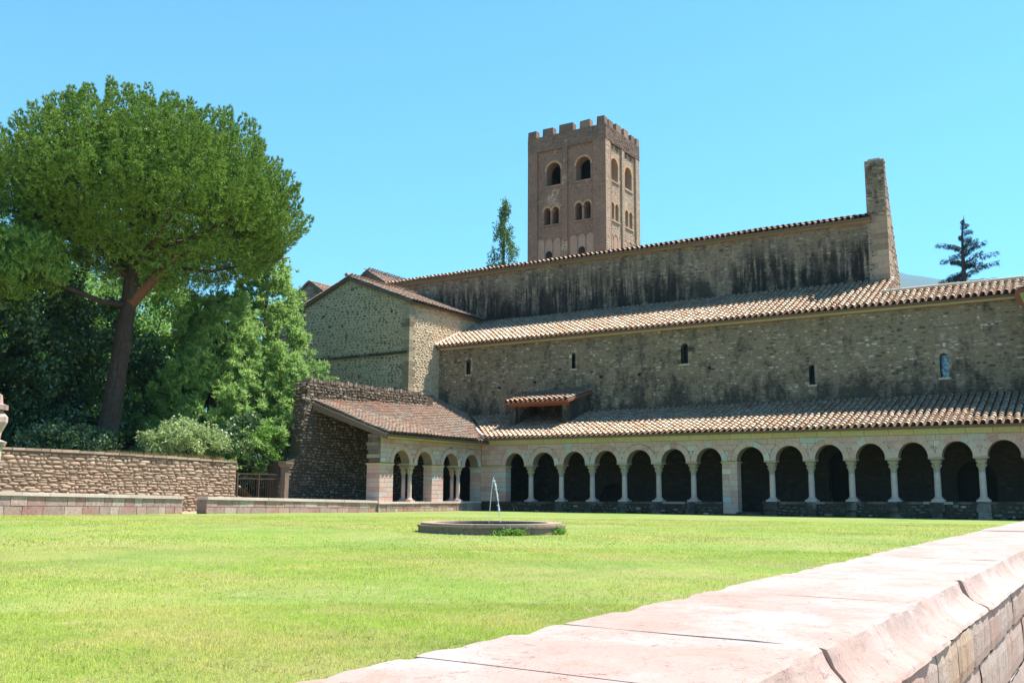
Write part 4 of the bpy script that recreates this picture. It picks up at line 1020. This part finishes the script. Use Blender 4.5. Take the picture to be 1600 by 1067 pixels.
# ================================================================== FOREGROUND PARAPET
pp = empty('parapet_wall', (-.75, 5, 0), 'long pink marble parapet running along the lower right foreground', 'wall')
sec = [(-1.05,.515),(-1.078,.525),(-1.08,.56),(-1.076,.592),(-1.066,.6),(-.95,.6),(-.8,.6),(-.65,.6),(-.53,.6),(-.506,.6),(-.499,.596),(-.494,.58),(-.486,.562),(-.472,.545),(-.456,.531),(-.438,.522),(-.424,.516),(-.417,.508),(-.43,.503)]
js = [-1.2,-.3,.55,1.37,1.89,2.8,3.62,4.77,5.78,6.9,7.7,8.9,9.9,11.2,12.1,13.5,14.6,16,17.4,18.6,20,21.5,23,24.3,26,27.5,29,30.5,32,33.6,35.2,36.8,38.4,41.1]
for i, (a, b) in enumerate(zip(js[:-1], js[1:])):
    near = a < 9; st = .025 if a < 4 else (.06 if near else .4); n = max(2, int((b-a)/st)); V = []; F = []; m = len(sec)
    ya, yb = a+.0018, b-.0018; tilt = rnd.uniform(-.003,.003); dz = rnd.uniform(-.002,.003); dx = rnd.uniform(-.005,.005)
    skew = -.035 if a > .5 else 0
    for k in range(n+1):
        t = k/n; y = ya+(yb-ya)*t
        e = min(t*(yb-ya), (1-t)*(yb-ya)); chip = .008*math.exp(-e/.012)*(.4+1.6*abs(noise.noise((t*9, i*5.1, 2.2))))
        for si, (sx, sz) in enumerate(sec):
            q = noise.noise((sx*9+i*7, y*7, sz*9)); q2 = noise.noise((sx*30, y*30+i, sz*30)); amp = .005 if 7 < si < 18 else .0022
            edge = .014*max(0, noise.noise((y*13, i*3.1, si*.3))) if si in (8,9,10,3,4,16,17) else 0
            yy = y + skew*(sx+.78)*(1 if True else 0)*0
            V.append((sx + dx + amp*q + amp*.8*q2*(1 if near else 0) - (chip+edge if si > 7 else -chip-edge), yy, sz + dz + tilt*(t-.5) + .0015*q + amp*.5*q2 - chip*(.3 if 3 < si < 12 else 0) - edge*.5))
    for k in range(n):
        for s in range(m): s2 = (s+1) % m; F.append((k*m+s, k*m+s2, (k+1)*m+s2, (k+1)*m+s))
    F += [tuple(range(m)), tuple(range(n*m, (n+1)*m))[::-1]]
    o = fix_normals(link('coping_slab', mesh_py('coping_slab', V, F, M['coping'], True), pp)); o.data.set_sharp_from_angle(angle=R(24))
# courses below on the walk side, individual blocks
mb = MB(); mb.box(-1.02,-.46,-1.2,41.1,-.1,.5); core = mb.build('wall_core', M['pink_mortar'], pp)
rg3 = random.Random(8)
for (z0, z1, xf, ls) in ((.372,.502,-.424,(.16,.6)), (.19,.366,-.432,(.2,.55)), (-.05,.184,-.432,(.25,.6))):
    y = -1.2
    while y < 41.0:
        l = rg3.uniform(*ls)*(1 if y < 10 else 2.2); l = min(l, 41.1-y); a, b = y+.003, y+l-.003; V = []; F = []
        st = .03 if y < 6 else .5; n = max(1, int((b-a)/st)); nz = 4 if y < 6 else 1
        off = rg3.uniform(-.004,.003)
        for i in range(n+1):
            for j in range(nz+1):
                yy = a+(b-a)*i/n; zz = z0+.002+(z1-z0-.004)*j/nz; e = min(i/n, 1-i/n)*(b-a); e2 = min(j/nz, 1-j/nz)*(z1-z0)
                rnd_ = .005*(math.exp(-e/.008)+math.exp(-e2/.008)) if y < 6 else 0
                V.append((xf+off-rnd_+.003*noise.noise((yy*14, zz*14, y)), yy, zz))
        nf = len(V)
        for i in range(n):
            for j in range(nz): q = i*(nz+1)+j; F.append((q, q+nz+1, q+nz+2, q+1))
        V += [(-.52,a,z0+.002),(-.52,b,z0+.002),(-.52,b,z1-.002),(-.52,a,z1-.002)]
        c00, c10, c11, c01 = 0, n*(nz+1), n*(nz+1)+nz, nz
        F += [(nf,nf+1,c10,c00),(nf+2,nf+3,c01,c11),(nf,c00,c01,nf+3),(nf+1,nf+2,c11,c10),(nf+3,nf+2,nf+1,nf)]
        link('block', mesh_py('block', V, F, M['coping_side']), core); y += l
mb = MB(); mb.box(-.42, 3.5, -3, 41, -.11, -.02); o = mb.build('pavement', M['sand']); o['kind'] = 'structure'

# left-edge carved jamb
jb = empty('carved_column', (-11.2, 6.35, 0), 'pink carved column with moulded capital cut by the left picture edge', 'column')
def octo(c, prof): 
    m = MB(); m.lathe(c, prof, 16, [.9]*len(prof)); return m
cxx, cyy = -11.24, 6.185
octo((cxx,cyy,0), [(.22,0),(.22,.12),(.165,.2),(.178,1.0),(.192,1.32),(.2,1.38)]).build('shaft', M['cream'], jb)
octo((cxx,cyy,0), [(.22,1.385),(.235,1.43),(.17,1.46),(.18,1.54),(.225,1.66),(.225,1.72),(.17,1.8)]).build('capital', M['lowwall'], jb)
octo((cxx,cyy,0), [(.22,1.805),(.22,1.86),(.17,1.88),(.16,1.98),(.1,2.02)]).build('abacus', M['lowwall'], jb)

# top-right corner of a neighbouring building
nb = empty('neighbouring_house', (-1.4, 44.7, 5), 'corner of a tiled gable roof cut by the right picture edge', 'building')
mb = MB(); mb.box(-2.85, 1.2, 44.35, 45.1, 5.0, 8.3); mb.build('wall', M['aisle'], nb)
S, ul, vl = plane_S((-3.3,44.0,9.28),(-3.3,45.0,9.28),(.8,44.0,10.1)); tiled_roof(nb, S, ul, vl, M['tile'], seed=30)
mb = MB(); mb.hexa([(-3.38,43.95,8.98),(-2.95,43.95,8.2),(-2.95,44.35,8.2),(-3.38,44.35,8.98),(-3.36,43.95,9.25),(-2.6,43.95,9.4),(-2.6,44.35,9.4),(-3.36,44.35,9.25)]); fix_normals(mb.build('rake_board', M['redwood'], nb))
mb = MB(); mb.hexa([(-3.1,43.9,8.75),(-2.8,43.9,8.3),(-2.8,43.945,8.3),(-3.1,43.945,8.75),(-3.2,43.9,9.1),(-2.8,43.9,9.2),(-2.8,43.945,9.2),(-3.2,43.945,9.1)]); fix_normals(mb.build('mossy_board', M['moss'], nb))

# ================================================================== VEGETATION
def leaf_quads(C, N, size, rs, aspect=.6, up=0.0):
    """C (n,3) centres; returns V,F of diamond quads with random orientation"""
    n = len(C); a = rs.normal(size=(n,3)); 
    if N is not None: a = a + N*up
    a /= np.linalg.norm(a, axis=1)[:,None]; b = rs.normal(size=(n,3)); b -= (b*a).sum(1)[:,None]*a; b /= np.linalg.norm(b, axis=1)[:,None]
    c = np.cross(a, b); s = (size*rs.uniform(.6,1.3,n))[:,None]
    V = np.stack([C+b*s*.5, C+c*s*.5*aspect, C-b*s*.5, C-c*s*.5*aspect], 1)
    return V.reshape(-1,3), (np.arange(n)[:,None]*4+np.arange(4)[None])
def needles(C, D, L, wdt, per, rs, spread=.8):
    """tufts at C pointing D: thin triangles"""
    n = len(C); Dn = np.repeat(D, per, 0) + rs.normal(size=(n*per,3))*spread; Dn /= np.linalg.norm(Dn, axis=1)[:,None]
    Cn = np.repeat(C, per, 0); l = (L*rs.uniform(.6,1.15,n*per))[:,None]
    s = np.cross(Dn, rs.normal(size=(n*per,3))); s /= np.linalg.norm(s, axis=1)[:,None]
    wd = wdt
    V = np.stack([Cn - s*wd*.5, Cn + s*wd*.5, Cn + Dn*l], 1)
    return V.reshape(-1,3), np.arange(n*per*3).reshape(-1,3)
def unit(rs, n):
    v = rs.normal(size=(n,3)); return v/np.linalg.norm(v, axis=1)[:,None]
def limbs(parent, base, targets, r0, mat, rs, name='branch', sub=0.0):
    mb = None; o = None
    for t in targets:
        mb = MB(); b = Vector(base) if not callable(base) else Vector(base(t)); t = Vector(t); mid = b.lerp(t, .5) + Vector((rs.uniform(-.3,.3), rs.uniform(-.3,.3), -.1*(t-b).length + .15))
        pts = [b.lerp(mid, .0), b.lerp(mid,.5), mid, mid.lerp(t,.5), t]; mb.tube(pts, [r0, r0*.8, r0*.6, r0*.4, r0*.15], 6); o = mb.build(name, mat, parent, True)
    return o
# --- stone pine
sp = empty('stone_pine', (-35.5, 24.65, 2.2), 'huge umbrella pine with a leaning dark trunk and dense rounded crown', 'tree')
mb = MB(); mb.tube([(-35.5,24.45,2.0),(-35.5,24.75,2.9),(-35.5,24.95,5),(-35.5,25.2,7.5),(-35.5,25.35,9),(-35.5,25.45,11.5),(-35.5,25.5,14.5)], [.62,.5,.44,.38,.37,.3,.15], 14)
trk = None
pts_ = [(-35.5,24.4,1.9),(-35.5,24.55,2.3),(-35.5,24.75,3.1),(-35.5,24.95,5),(-35.5,25.2,7.5),(-35.5,25.35,9),(-35.5,25.45,11.5),(-35.5,25.5,14.5)]; rr0 = [.62,.5,.42,.37,.33,.31,.24,.10]
mb = MB(); ns_ = 150; sg = 40; zz_ = np.linspace(1.9, 14.5, ns_)
for z in zz_:
    yy = np.interp(z, [p[2] for p in pts_], [p[1] for p in pts_]); r0 = np.interp(z, [p[2] for p in pts_], rr0)
    for k in range(sg):
        a = 2*math.pi*k/sg; f = abs(noise.noise((math.cos(a)*2.6, math.sin(a)*2.6, z*.8)))+.5*abs(noise.noise((math.cos(a)*6, math.sin(a)*6, z*2.5))); r = r0*(1+.06*noise.noise((0, 0, z*.7)))+.05*min(1, f*3.2)-.04
        mb.V.append((-35.5+r*math.cos(a), yy+r*math.sin(a), z))
for i in range(ns_-1):
    for k in range(sg): k2 = (k+1) % sg; mb.F.append((i*sg+k, i*sg+k2, (i+1)*sg+k2, (i+1)*sg+k))
trk = mb.build('trunk', M['bark'], sp, False)
mb = MB(); mb.tube([(-35.45,25.3,8.7),(-35.2,26.1,9.8),(-35.0,27.4,11.2),(-35,29.2,12.3),(-35,31.5,13.5)], [.3,.24,.2,.14,.05], 10); mb.build('limb', M['limb'], trk, True)
mb = MB(); mb.tube([(-35.5,25.2,8.7),(-35.4,24.0,8.6),(-35.5,22.6,8.9),(-35.8,21.2,9.2),(-36.2,19.5,9.7)], [.16,.12,.09,.06,.02], 8); mb.build('limb', M['bark'], trk, True)
rs = np.random.RandomState(101)
cc = np.array((-35.9, 26.6, 12.9)); ax_ = np.array((5.6, 7.9, 5.0))
cc = np.array((-35.7, 26.5, 12.7)); ax_ = np.array((5.7, 6.9, 4.7))
cand = unit(rs, 9000); cand = cand[(cand[:,2] > -.45) & ~((cand[:,2] < -.08) & (cand[:,0] > .1) & (np.abs(cand[:,1]+.15) < .5))]; keep = np.zeros((0,3))
for q in cand:     # evenly spaced plumes
    if len(keep) == 0 or np.min(np.linalg.norm((keep-q)*ax_, axis=1)) > .56: keep = np.vstack([keep, q])
d = keep
kr = .98 + .15*np.array([noise.noise((x*3.1, y*3.1, z*3.1)) for x, y, z in d]) + rs.uniform(-.09,.0,len(d))
kr = np.minimum(kr, 1.03); P = d*ax_*kr[:,None]; sh = np.where(P[:,2] < 0, 1+P[:,2]/5.0*.75, 1.0); P[:,0] *= sh; P[:,1] *= sh; P = P + cc
tc, td = [], []
for p, dd in zip(P, d):
    n = rs.randint(60, 95); h = rs.uniform(.9,1.6); wv = rs.uniform(.24,.38)
    ax1 = np.array((0,0,1.0))*(.85 if dd[2] > 0 else .5) + dd*.5; ax1 /= np.linalg.norm(ax1)
    t = rs.rand(n)**.75; rad = wv*np.sqrt(1-t*.93)*rs.uniform(.75,1.05,n)
    off = unit(rs, n); off -= (off@ax1)[:,None]*ax1; off /= np.linalg.norm(off, axis=1)[:,None]
    tc.append(p + ax1*((t-.25)*h)[:,None] + off*rad[:,None]); td.append(ax1*1.0 + off*.6)
e = unit(rs, 7500); e = e[e[:,2] > -.12]; Q = e*ax_*rs.uniform(.62,.9,len(e))[:,None]; sh = np.where(Q[:,2] < 0, 1+Q[:,2]/5.0*.75, 1.0); Q[:,0] *= sh; Q[:,1] *= sh
C2 = np.repeat(Q+cc, 3, 0)+rs.normal(size=(len(Q)*3,3))*.16; V2, F2 = needles(C2, np.repeat(e, 3, 0)*.5+np.array((0,0,.6)), .26, .075, 9, rs, .8)
C = np.concatenate(tc); D = np.concatenate(td); D /= np.linalg.norm(D, axis=1)[:,None]
V, F = needles(C, D, .16, .031, 13, rs, .34)
F = np.concatenate([F, F2+len(V)]); V = np.concatenate([V, V2])
print('pine plumes', len(P), 'tris', len(F))
link('crown', mesh_np('crown', V, F, M['pine']), sp)
# low spreading boughs on the left
e = unit(rs, 300); P2 = np.array((-36.8,19.4,9.6)) + e*rs.uniform(.5,1,len(e))[:,None]*np.array((2.6,3.6,1.5)); C = np.repeat(P2, 22, 0) + rs.normal(size=(len(P2)*22,3))*.22; D = np.tile((0,0,.8),(len(C),1))+rs.normal(size=(len(C),3))*.3
V, F = needles(C, D, .26, .045, 8, rs, .5)
link('low_bough', mesh_np('low_bough', V, F, M['pine']), sp)
# drooping grey-green lower foliage
d = unit(rs, 520); d[:,2] = -np.abs(d[:,2])*.75; q = rs.uniform(.4,.95,len(d)); P = d*ax_*q[:,None]; sh = (1+P[:,2]/5.0*.75)[:,None]; P = cc + P*np.concatenate([sh, sh, sh*0+1], 1)
C = np.repeat(P, 14, 0) + rs.normal(size=(len(P)*14,3))*.36; D = np.repeat(d, 14, 0)*.6 + np.array((0,0,.4))
V, F = needles(C, D, .26, .035, 7, rs, .7)
link('lower_foliage', mesh_np('lower_foliage', V, F, M['pine']), sp)
tg = [cc + np.array((x*5, y*7.2, z*4.6)) for x, y, z in unit(rs, 46) if z > -.3]
limbs(trk, lambda t: (-35.5, 25.4, rnd.uniform(9.5,14)), tg, .12, M['bark'], rnd)
# --- generic broadleaf
def broad_tree(name, base, crown_c, crown_a, mat, label, n_cl, n_leaf, size, seed, cat='tree', group=None, clr=.75, trunk_r=.25, zmin=-1, up=0.6, zsq=.8, bark='bark'):
    rs = np.random.RandomState(seed); t = empty(name, base, label, cat, group)
    cc = np.array(crown_c, float); ca = np.array(crown_a, float)
    mb = MB(); b = Vector(base); top = Vector(crown_c); mb.tube([b-Vector((0,0,.2)), b.lerp(top,.4)+Vector((.05,.1,0)), top], [trunk_r, trunk_r*.7, trunk_r*.3], 8); tk = mb.build('trunk', M[bark], t, True)
    d = unit(rs, n_cl*2); d = d[d[:,2] > zmin][:n_cl]; q = np.where(rs.rand(len(d)) < .75, rs.uniform(.8,1.04,len(d)), rs.uniform(.3,.8,len(d)))
    P = cc + d*ca*q[:,None]; cr = clr*rs.uniform(.6,1.3,len(P))
    nl = n_leaf; o = unit(rs, len(P)*nl); rr_ = rs.rand(len(P)*nl)**.45; o[:,2] *= zsq
    C = np.repeat(P, nl, 0) + o*(rr_*np.repeat(cr, nl))[:,None]
    V, F = leaf_quads(C, o, size, rs, .62, up)
    link('crown', mesh_np('crown', V, F, M[mat]), t)
    k = rs.choice(len(P), min(14, len(P)), replace=False)
    limbs(tk, tuple(b.lerp(top,.5)), [P[i] for i in k], trunk_r*.35, M[bark], rnd)
    return t
broad_tree('oak_tree', (-41.5,20,2.3), (-41,20.5,7.6), (4.2,6.2,5.2), 'dark', 'dark glossy evergreen oak at far left behind the pine', 230, 190, .19, 1, trunk_r=.3, clr=.85)
broad_tree('oak_tree', (-40,26,2.3), (-40.3,26.3,6.0), (3.2,4.2,3.9), 'dark', 'dark glossy evergreen oak with speckled light behind the pine trunk', 170, 190, .17, 2, trunk_r=.25, clr=.8)
broad_tree('oak_tree', (-48,15,2.3), (-48,17,10.2), (5,6.5,6.5), 'dark', 'tallest dark evergreen touching the left picture edge', 190, 170, .24, 3, clr=1.0)
broad_tree('lime_tree', (-42.5,31.0,2.3), (-42.5,31.2,7.0), (3.4,3.6,5.2), 'mid', 'mid green leafy tree between the pine trunk and the pale conifer', 200, 170, .17, 4, clr=.7)
broad_tree('lime_tree', (-50,27,2.3), (-50,26,9.5), (5,8,6.0), 'mid', 'broad green tree rising far behind the umbrella pine', 200, 150, .26, 5, clr=1.1)
broad_tree('lime_tree', (-52,38,2.3), (-52,38,8.3), (5,7,6.0), 'mid', 'leafy tree behind the conifer next to the dark gable', 190, 140, .26, 6, clr=1.1)
broad_tree('laurel_bush', (-33.6,30.5,.5), (-33.9,31.0,2.6), (1.4,2.2,1.6), 'dark', 'dark shrub mass shading the iron gate', 70, 150, .15, 7, 'bush', clr=.55, trunk_r=.08)
broad_tree('variegated_bush', (-33.2,26.9,2.1), (-33.2,26.9,2.85), (.9,2.0,.85), 'bush', 'pale variegated bush spilling over the garden wall', 75, 150, .12, 8, 'bush', clr=.36, trunk_r=.06, zmin=-.5)
broad_tree('sapling', (-33.0,31.2,.4), (-33.0,31.0,2.7), (.8,1.05,1.15), 'sap', 'bright green sapling growing behind the iron gate', 60, 110, .13, 9, 'bush', clr=.34, trunk_r=.05)
broad_tree('ivy_shrub', (-34.3,29.4,1.0), (-34.6,29.0,2.2), (1.1,1.6,1.2), 'mid', 'shadowed shrub right of the pale variegated bush', 50, 130, .13, 10, 'bush', clr=.5, trunk_r=.06)
broad_tree('laurel_bush', (-34.2,22.6,2.1), (-34.4,22.4,2.7), (.9,2.2,.7), 'dark', 'low shaded undergrowth at the left foot of the pine', 50, 130, .13, 12, 'bush', clr=.42, trunk_r=.05)
broad_tree('oak_tree', (-60,10,2.3), (-60,12,8), (5,12,8), 'dark', 'dark far evergreen mass low behind the left oaks', 200, 110, .45, 31, clr=1.6)
broad_tree('oak_tree', (-62,36,2.3), (-62,36,7), (5,12,8), 'dark', 'dark far evergreen mass behind the lime trees', 200, 110, .45, 32, clr=1.6)
# --- pale long-needled conifer
def conifer(base, H, rmax, seed, label, lean=0, name='conifer_tree', per=10, mat='conifer', L=.26, ncl=950):
    rs = np.random.RandomState(seed); t = empty(name, base, label, 'tree'); b = np.array(base, float)
    mb = MB(); mb.tube([b-(0,0,.2), b+(0,lean*.5,H*.5), b+(0,lean,H)], [.28,.16,.02], 8); tk = mb.build('trunk', M['bark'], t, True)
    P = []; tgt = []
    while len(P) < ncl:
        s = rs.rand()**.75; r = rmax(s)*(rs.uniform(.82,1.0) if rs.rand() < .7 else rs.uniform(.3,.85)); a = rs.uniform(0, 2*math.pi)
        k = 1+.22*math.sin(a*5+s*17)+.15*math.sin(a*3+s*9)
        p = b + (r*k*math.cos(a), r*k*math.sin(a)+lean*(1-s), H*(1-s)+rs.normal()*.1); P.append(p)
        if rs.rand() < .05: tgt.append((p, b+(0,lean*(1-s),H*(1-s)-.3)))
    P = np.array(P); out = P-b; out[:,2] = 0; out /= (np.linalg.norm(out, axis=1)[:,None]+1e-6)
    n = 13; C = np.repeat(P, n, 0) + rs.normal(size=(len(P)*n,3))*np.array((.13,.13,.11)); D = np.repeat(out, n, 0)*.7 + np.array((0,0,.45))
    V, F = needles(C, D, L, .068, per, rs, .5)
    link('crown', mesh_np('crown', V, F, M[mat]), t)
    for (p, q) in tgt: m2 = MB(); m2.tube([q, (np.array(p)+np.array(q))/2-(0,0,.1), p], [.05,.035,.01], 5); m2.build('branch', M['bark'], tk)
    return t
conifer((-37.3,34.8,1.6), 12.0, lambda s: .25+3.7*s**.72, 11, 'pale green long-needled conifer with a pointed top beside the gabled building')
conifer((-36.6,31.0,1.8), 8.6, lambda s: .6+3.0*s**.6, 12, 'shorter pale green conifer spreading just right of the pine trunk', ncl=900)
conifer((-35.2,34.0,1.2), 6.8, lambda s: .4+2.0*s**.6, 13, 'small pale conifer pressed against the end of the ruined wall', ncl=520)
# --- poplar
rs = np.random.RandomState(55); po = empty('poplar_tree', (-52,80,0), 'slim ragged poplar standing left of the bell tower', 'tree')
mb = MB(); mb.tube([(-52.2,80,0),(-52,80,22),(-51.7,80,30)], [.4,.2,.03], 8); mb.build('trunk', M['bark'], po)
P = []
for k in range(150):
    z = rs.uniform(20.5, 30.2); s = (30.4-z)/9.6; r = (.25+1.4*min(1, s*1.5)) * rs.uniform(.2,1.05); a = rs.uniform(0,6.28); P.append((-51.85+r*math.cos(a)+.25*math.sin(z*1.3), 80+r*math.sin(a), z))
P = np.array(P); C = np.repeat(P, 42, 0)+rs.normal(size=(len(P)*42,3))*np.array((.15,.15,.3)); V, F = leaf_quads(C, None, .2, rs, .7)
link('crown', mesh_np('crown', V, F, M['poplar']), po)
# --- sparse cedar top
rs = np.random.RandomState(56); ce = empty('cedar_tree', (-8.9,75,0), 'sparse dark cedar top poking up over the right roof ridge', 'tree')
mb = MB(); mb.tube([(-9.0,75,2),(-8.95,75,14),(-8.9,75,18),(-8.85,75,19.8),(-8.65,75,21.05)], [.5,.2,.12,.06,.015], 8); tk = mb.build('trunk', M['iron'], ce)
mb = MB(); TC = []; TD = []
brs = [(18.6,-1.75,.55),(18.2,-.9,-.1),(17.6,-1.5,.3),(16.9,-1.2,-.35),(16.5,-1.7,-.2),(15.9,-1.6,-.45),(15.2,-1.3,-.5),(18.7,1.1,.5),(18.2,1.6,.75),(17.5,2.3,.5),(17.3,1.3,.1),(16.6,2.4,.75),(16.0,1.7,.1),(15.6,2.2,.55),(15.2,1.6,.1),(14.8,1.2,0),(19.3,.6,.12),(19.8,.75,.1),(20.3,.5,.1),(19.5,-.2,.1),(20.6,.25,.2)]
for (z, ln, up_) in brs:
    for yy in (0, rs.uniform(-.5,.5)*abs(ln)):
        if yy and abs(ln) < 1: continue
        b = Vector((-8.9,75,z)); pts = [b+Vector((ln*q*(1 if not yy else .6), yy*q, up_*q+.18*math.sin(q*2.6)*abs(ln)*.5)) for q in np.linspace(0, 1, 7)]
        mb.tube(pts, [.03,.027,.024,.02,.015,.01,.005], 4)
        for q in range(1, 7):
            for _ in range(int(4+6*min(1.6,abs(ln)))):
                p = pts[q].lerp(pts[q-1], rs.rand()); dn = rs.uniform(0,.3); TC.append(np.array(p)-(0,0,dn)); TD.append((ln*.3+rs.normal()*.3, rs.normal()*.4, -.8))
mb.build('branch', M['iron'], tk)
for _ in range(110): z = rs.uniform(14.5,19); TC.append(np.array((-8.9+rs.normal()*.1*(20.5-z)*.5, 75+rs.normal()*.2, z))); TD.append((rs.normal()*.6, rs.normal()*.6, -.4))
V, F = needles(np.array(TC), np.array(TD), .24, .022, 9, rs, .5); link('crown', mesh_np('crown', V, F, M['cedar']), ce)

# --- grass
rs = np.random.RandomState(70)
def blades(n, dmin, dmax, hgt, wid, rs, dry=0.0):
    Rr = np.sqrt(rs.uniform(dmin**2, dmax**2, n)); th = rs.uniform(R(88), R(160), n)
    x = Rr*np.cos(th); y = Rr*np.sin(th); ok = (x < -1.09) & (x > -27.9) & (y < 41) & (y > 0)
    ok &= ((x-FX)**2+(y-FY)**2 > 1.68**2)
    x, y = x[ok], y[ok]; n = len(x); a = rs.uniform(0, 6.28, n); ln = rs.uniform(.1, 1.0, n); h = hgt*rs.uniform(.5,1.3,n)
    z = .14*np.clip((-x-8)/20,0,1)*np.clip((33-y)/17,0,1)
    dx, dy = np.cos(a), np.sin(a); wv = wid*rs.uniform(.6,1.3,n)
    b0 = np.stack([x-dy*wv/2, y+dx*wv/2, z-.004],1); b1 = np.stack([x+dy*wv/2, y-dx*wv/2, z-.004],1)
    t = np.stack([x+dx*ln*h, y+dy*ln*h, z+h*(1.1-.6*ln)],1)
    return np.stack([b0,b1,t],1).reshape(-1,3)
V = np.concatenate([blades(300000, 2.6, 8, .022, .0034, rs), blades(190000, 7.5, 16, .026, .007, rs), blades(160000, 15, 34, .028, .018, rs)])
o = link('grass_blades', mesh_np('grass_blades', V, np.arange(len(V)).reshape(-1,3), M['blade'])); o['kind'] = 'stuff'; o['label'] = 'short mown grass blades covering the cloister lawn'; o['category'] = 'grass'
# dry straws lying on the grass
n = 9000; Rr = rs.uniform(3, 16, n); th = rs.uniform(R(88), R(160), n); x = Rr*np.cos(th); y = Rr*np.sin(th); ok = (x < -1.15); x, y = x[ok], y[ok]; n = len(x)
a = rs.uniform(0,6.28,n); L_ = rs.uniform(.05,.16,n); z = np.full(n,.024)+rs.uniform(0,.008,n); dx, dy = np.cos(a), np.sin(a); wv = .004
V = np.stack([np.stack([x-dy*wv, y+dx*wv, z],1), np.stack([x+dy*wv, y-dx*wv, z],1), np.stack([x+dx*L_, y+dy*L_, z+.008],1)],1).reshape(-1,3)
o = link('dry_straw', mesh_np('dry_straw', V, np.arange(len(V)).reshape(-1,3), M['dry'])); o['kind'] = 'stuff'; o['label'] = 'dry clippings scattered over the lawn'; o['category'] = 'straw'
# weeds around the basin and dry grass on top of the garden wall
rs = np.random.RandomState(71)
th = np.concatenate([rs.normal(-.75,.10,60), rs.normal(.0,.08,26)]); C = np.stack([FX+1.7*np.cos(th), FY+1.7*np.sin(th), .04+.05*rs.rand(len(th))],1)
C = np.repeat(C, 16, 0)+rs.normal(size=(len(C)*16,3))*np.array((.05,.05,.04)); C[:,2] = np.abs(C[:,2]); V, F = leaf_quads(C, None, .045, rs, .7)
o = link('weeds', mesh_np('weeds', V, F, M['sap'])); o['kind'] = 'stuff'; o['label'] = 'leafy weeds growing at the foot of the round basin'; o['category'] = 'weeds'
y = rs.uniform(22.5, 28.2, 900); C = np.stack([-32.2-rs.rand(900)*1.6, y, np.full(900, 2.16)],1); V, F = needles(C, np.tile((0,0,1.0),(900,1)), .28, .012, 4, rs, .35)
o = link('dry_grass', mesh_np('dry_grass', V, F, M['dry'])); o['kind'] = 'stuff'; o['label'] = 'dry grass along the top of the garden wall'; o['category'] = 'grass'
y = rs.uniform(32.7, 41, 160); C = np.stack([-32.3+rs.rand(160)*.2, y, np.full(160, 6.05)],1); V, F = needles(C, np.tile((0,0,1.0),(160,1)), .2, .01, 4, rs, .4)
o = link('wall_weeds', mesh_np('wall_weeds', V, F, M['dry'])); o['kind'] = 'stuff'; o['label'] = 'dry weeds on the broken top of the ruined wall'; o['category'] = 'weeds'

# ================================================================== AIR
hm = bpy.data.materials.new('haze'); hm.use_nodes = True; ht = hm.node_tree
for n_ in list(ht.nodes):
    if n_.type == 'BSDF_PRINCIPLED': ht.nodes.remove(n_)
pv = ht.nodes.new('ShaderNodeVolumePrincipled'); pv.inputs['Color'].default_value = (.34,.70,1,1); pv.inputs['Density'].default_value = .00011; pv.inputs['Anisotropy'].default_value = 0
ht.links.new(pv.outputs[0], ht.nodes['Material Output'].inputs['Volume'])
mb = MB(); mb.box(-9500, 9500, -9500, 9500, -1.2, 1300)
hz_ = mb.build('haze', hm); hz_['kind'] = 'stuff'; hz_['label'] = 'thin blue air between the cloister and the mountains'; hz_['category'] = 'haze'
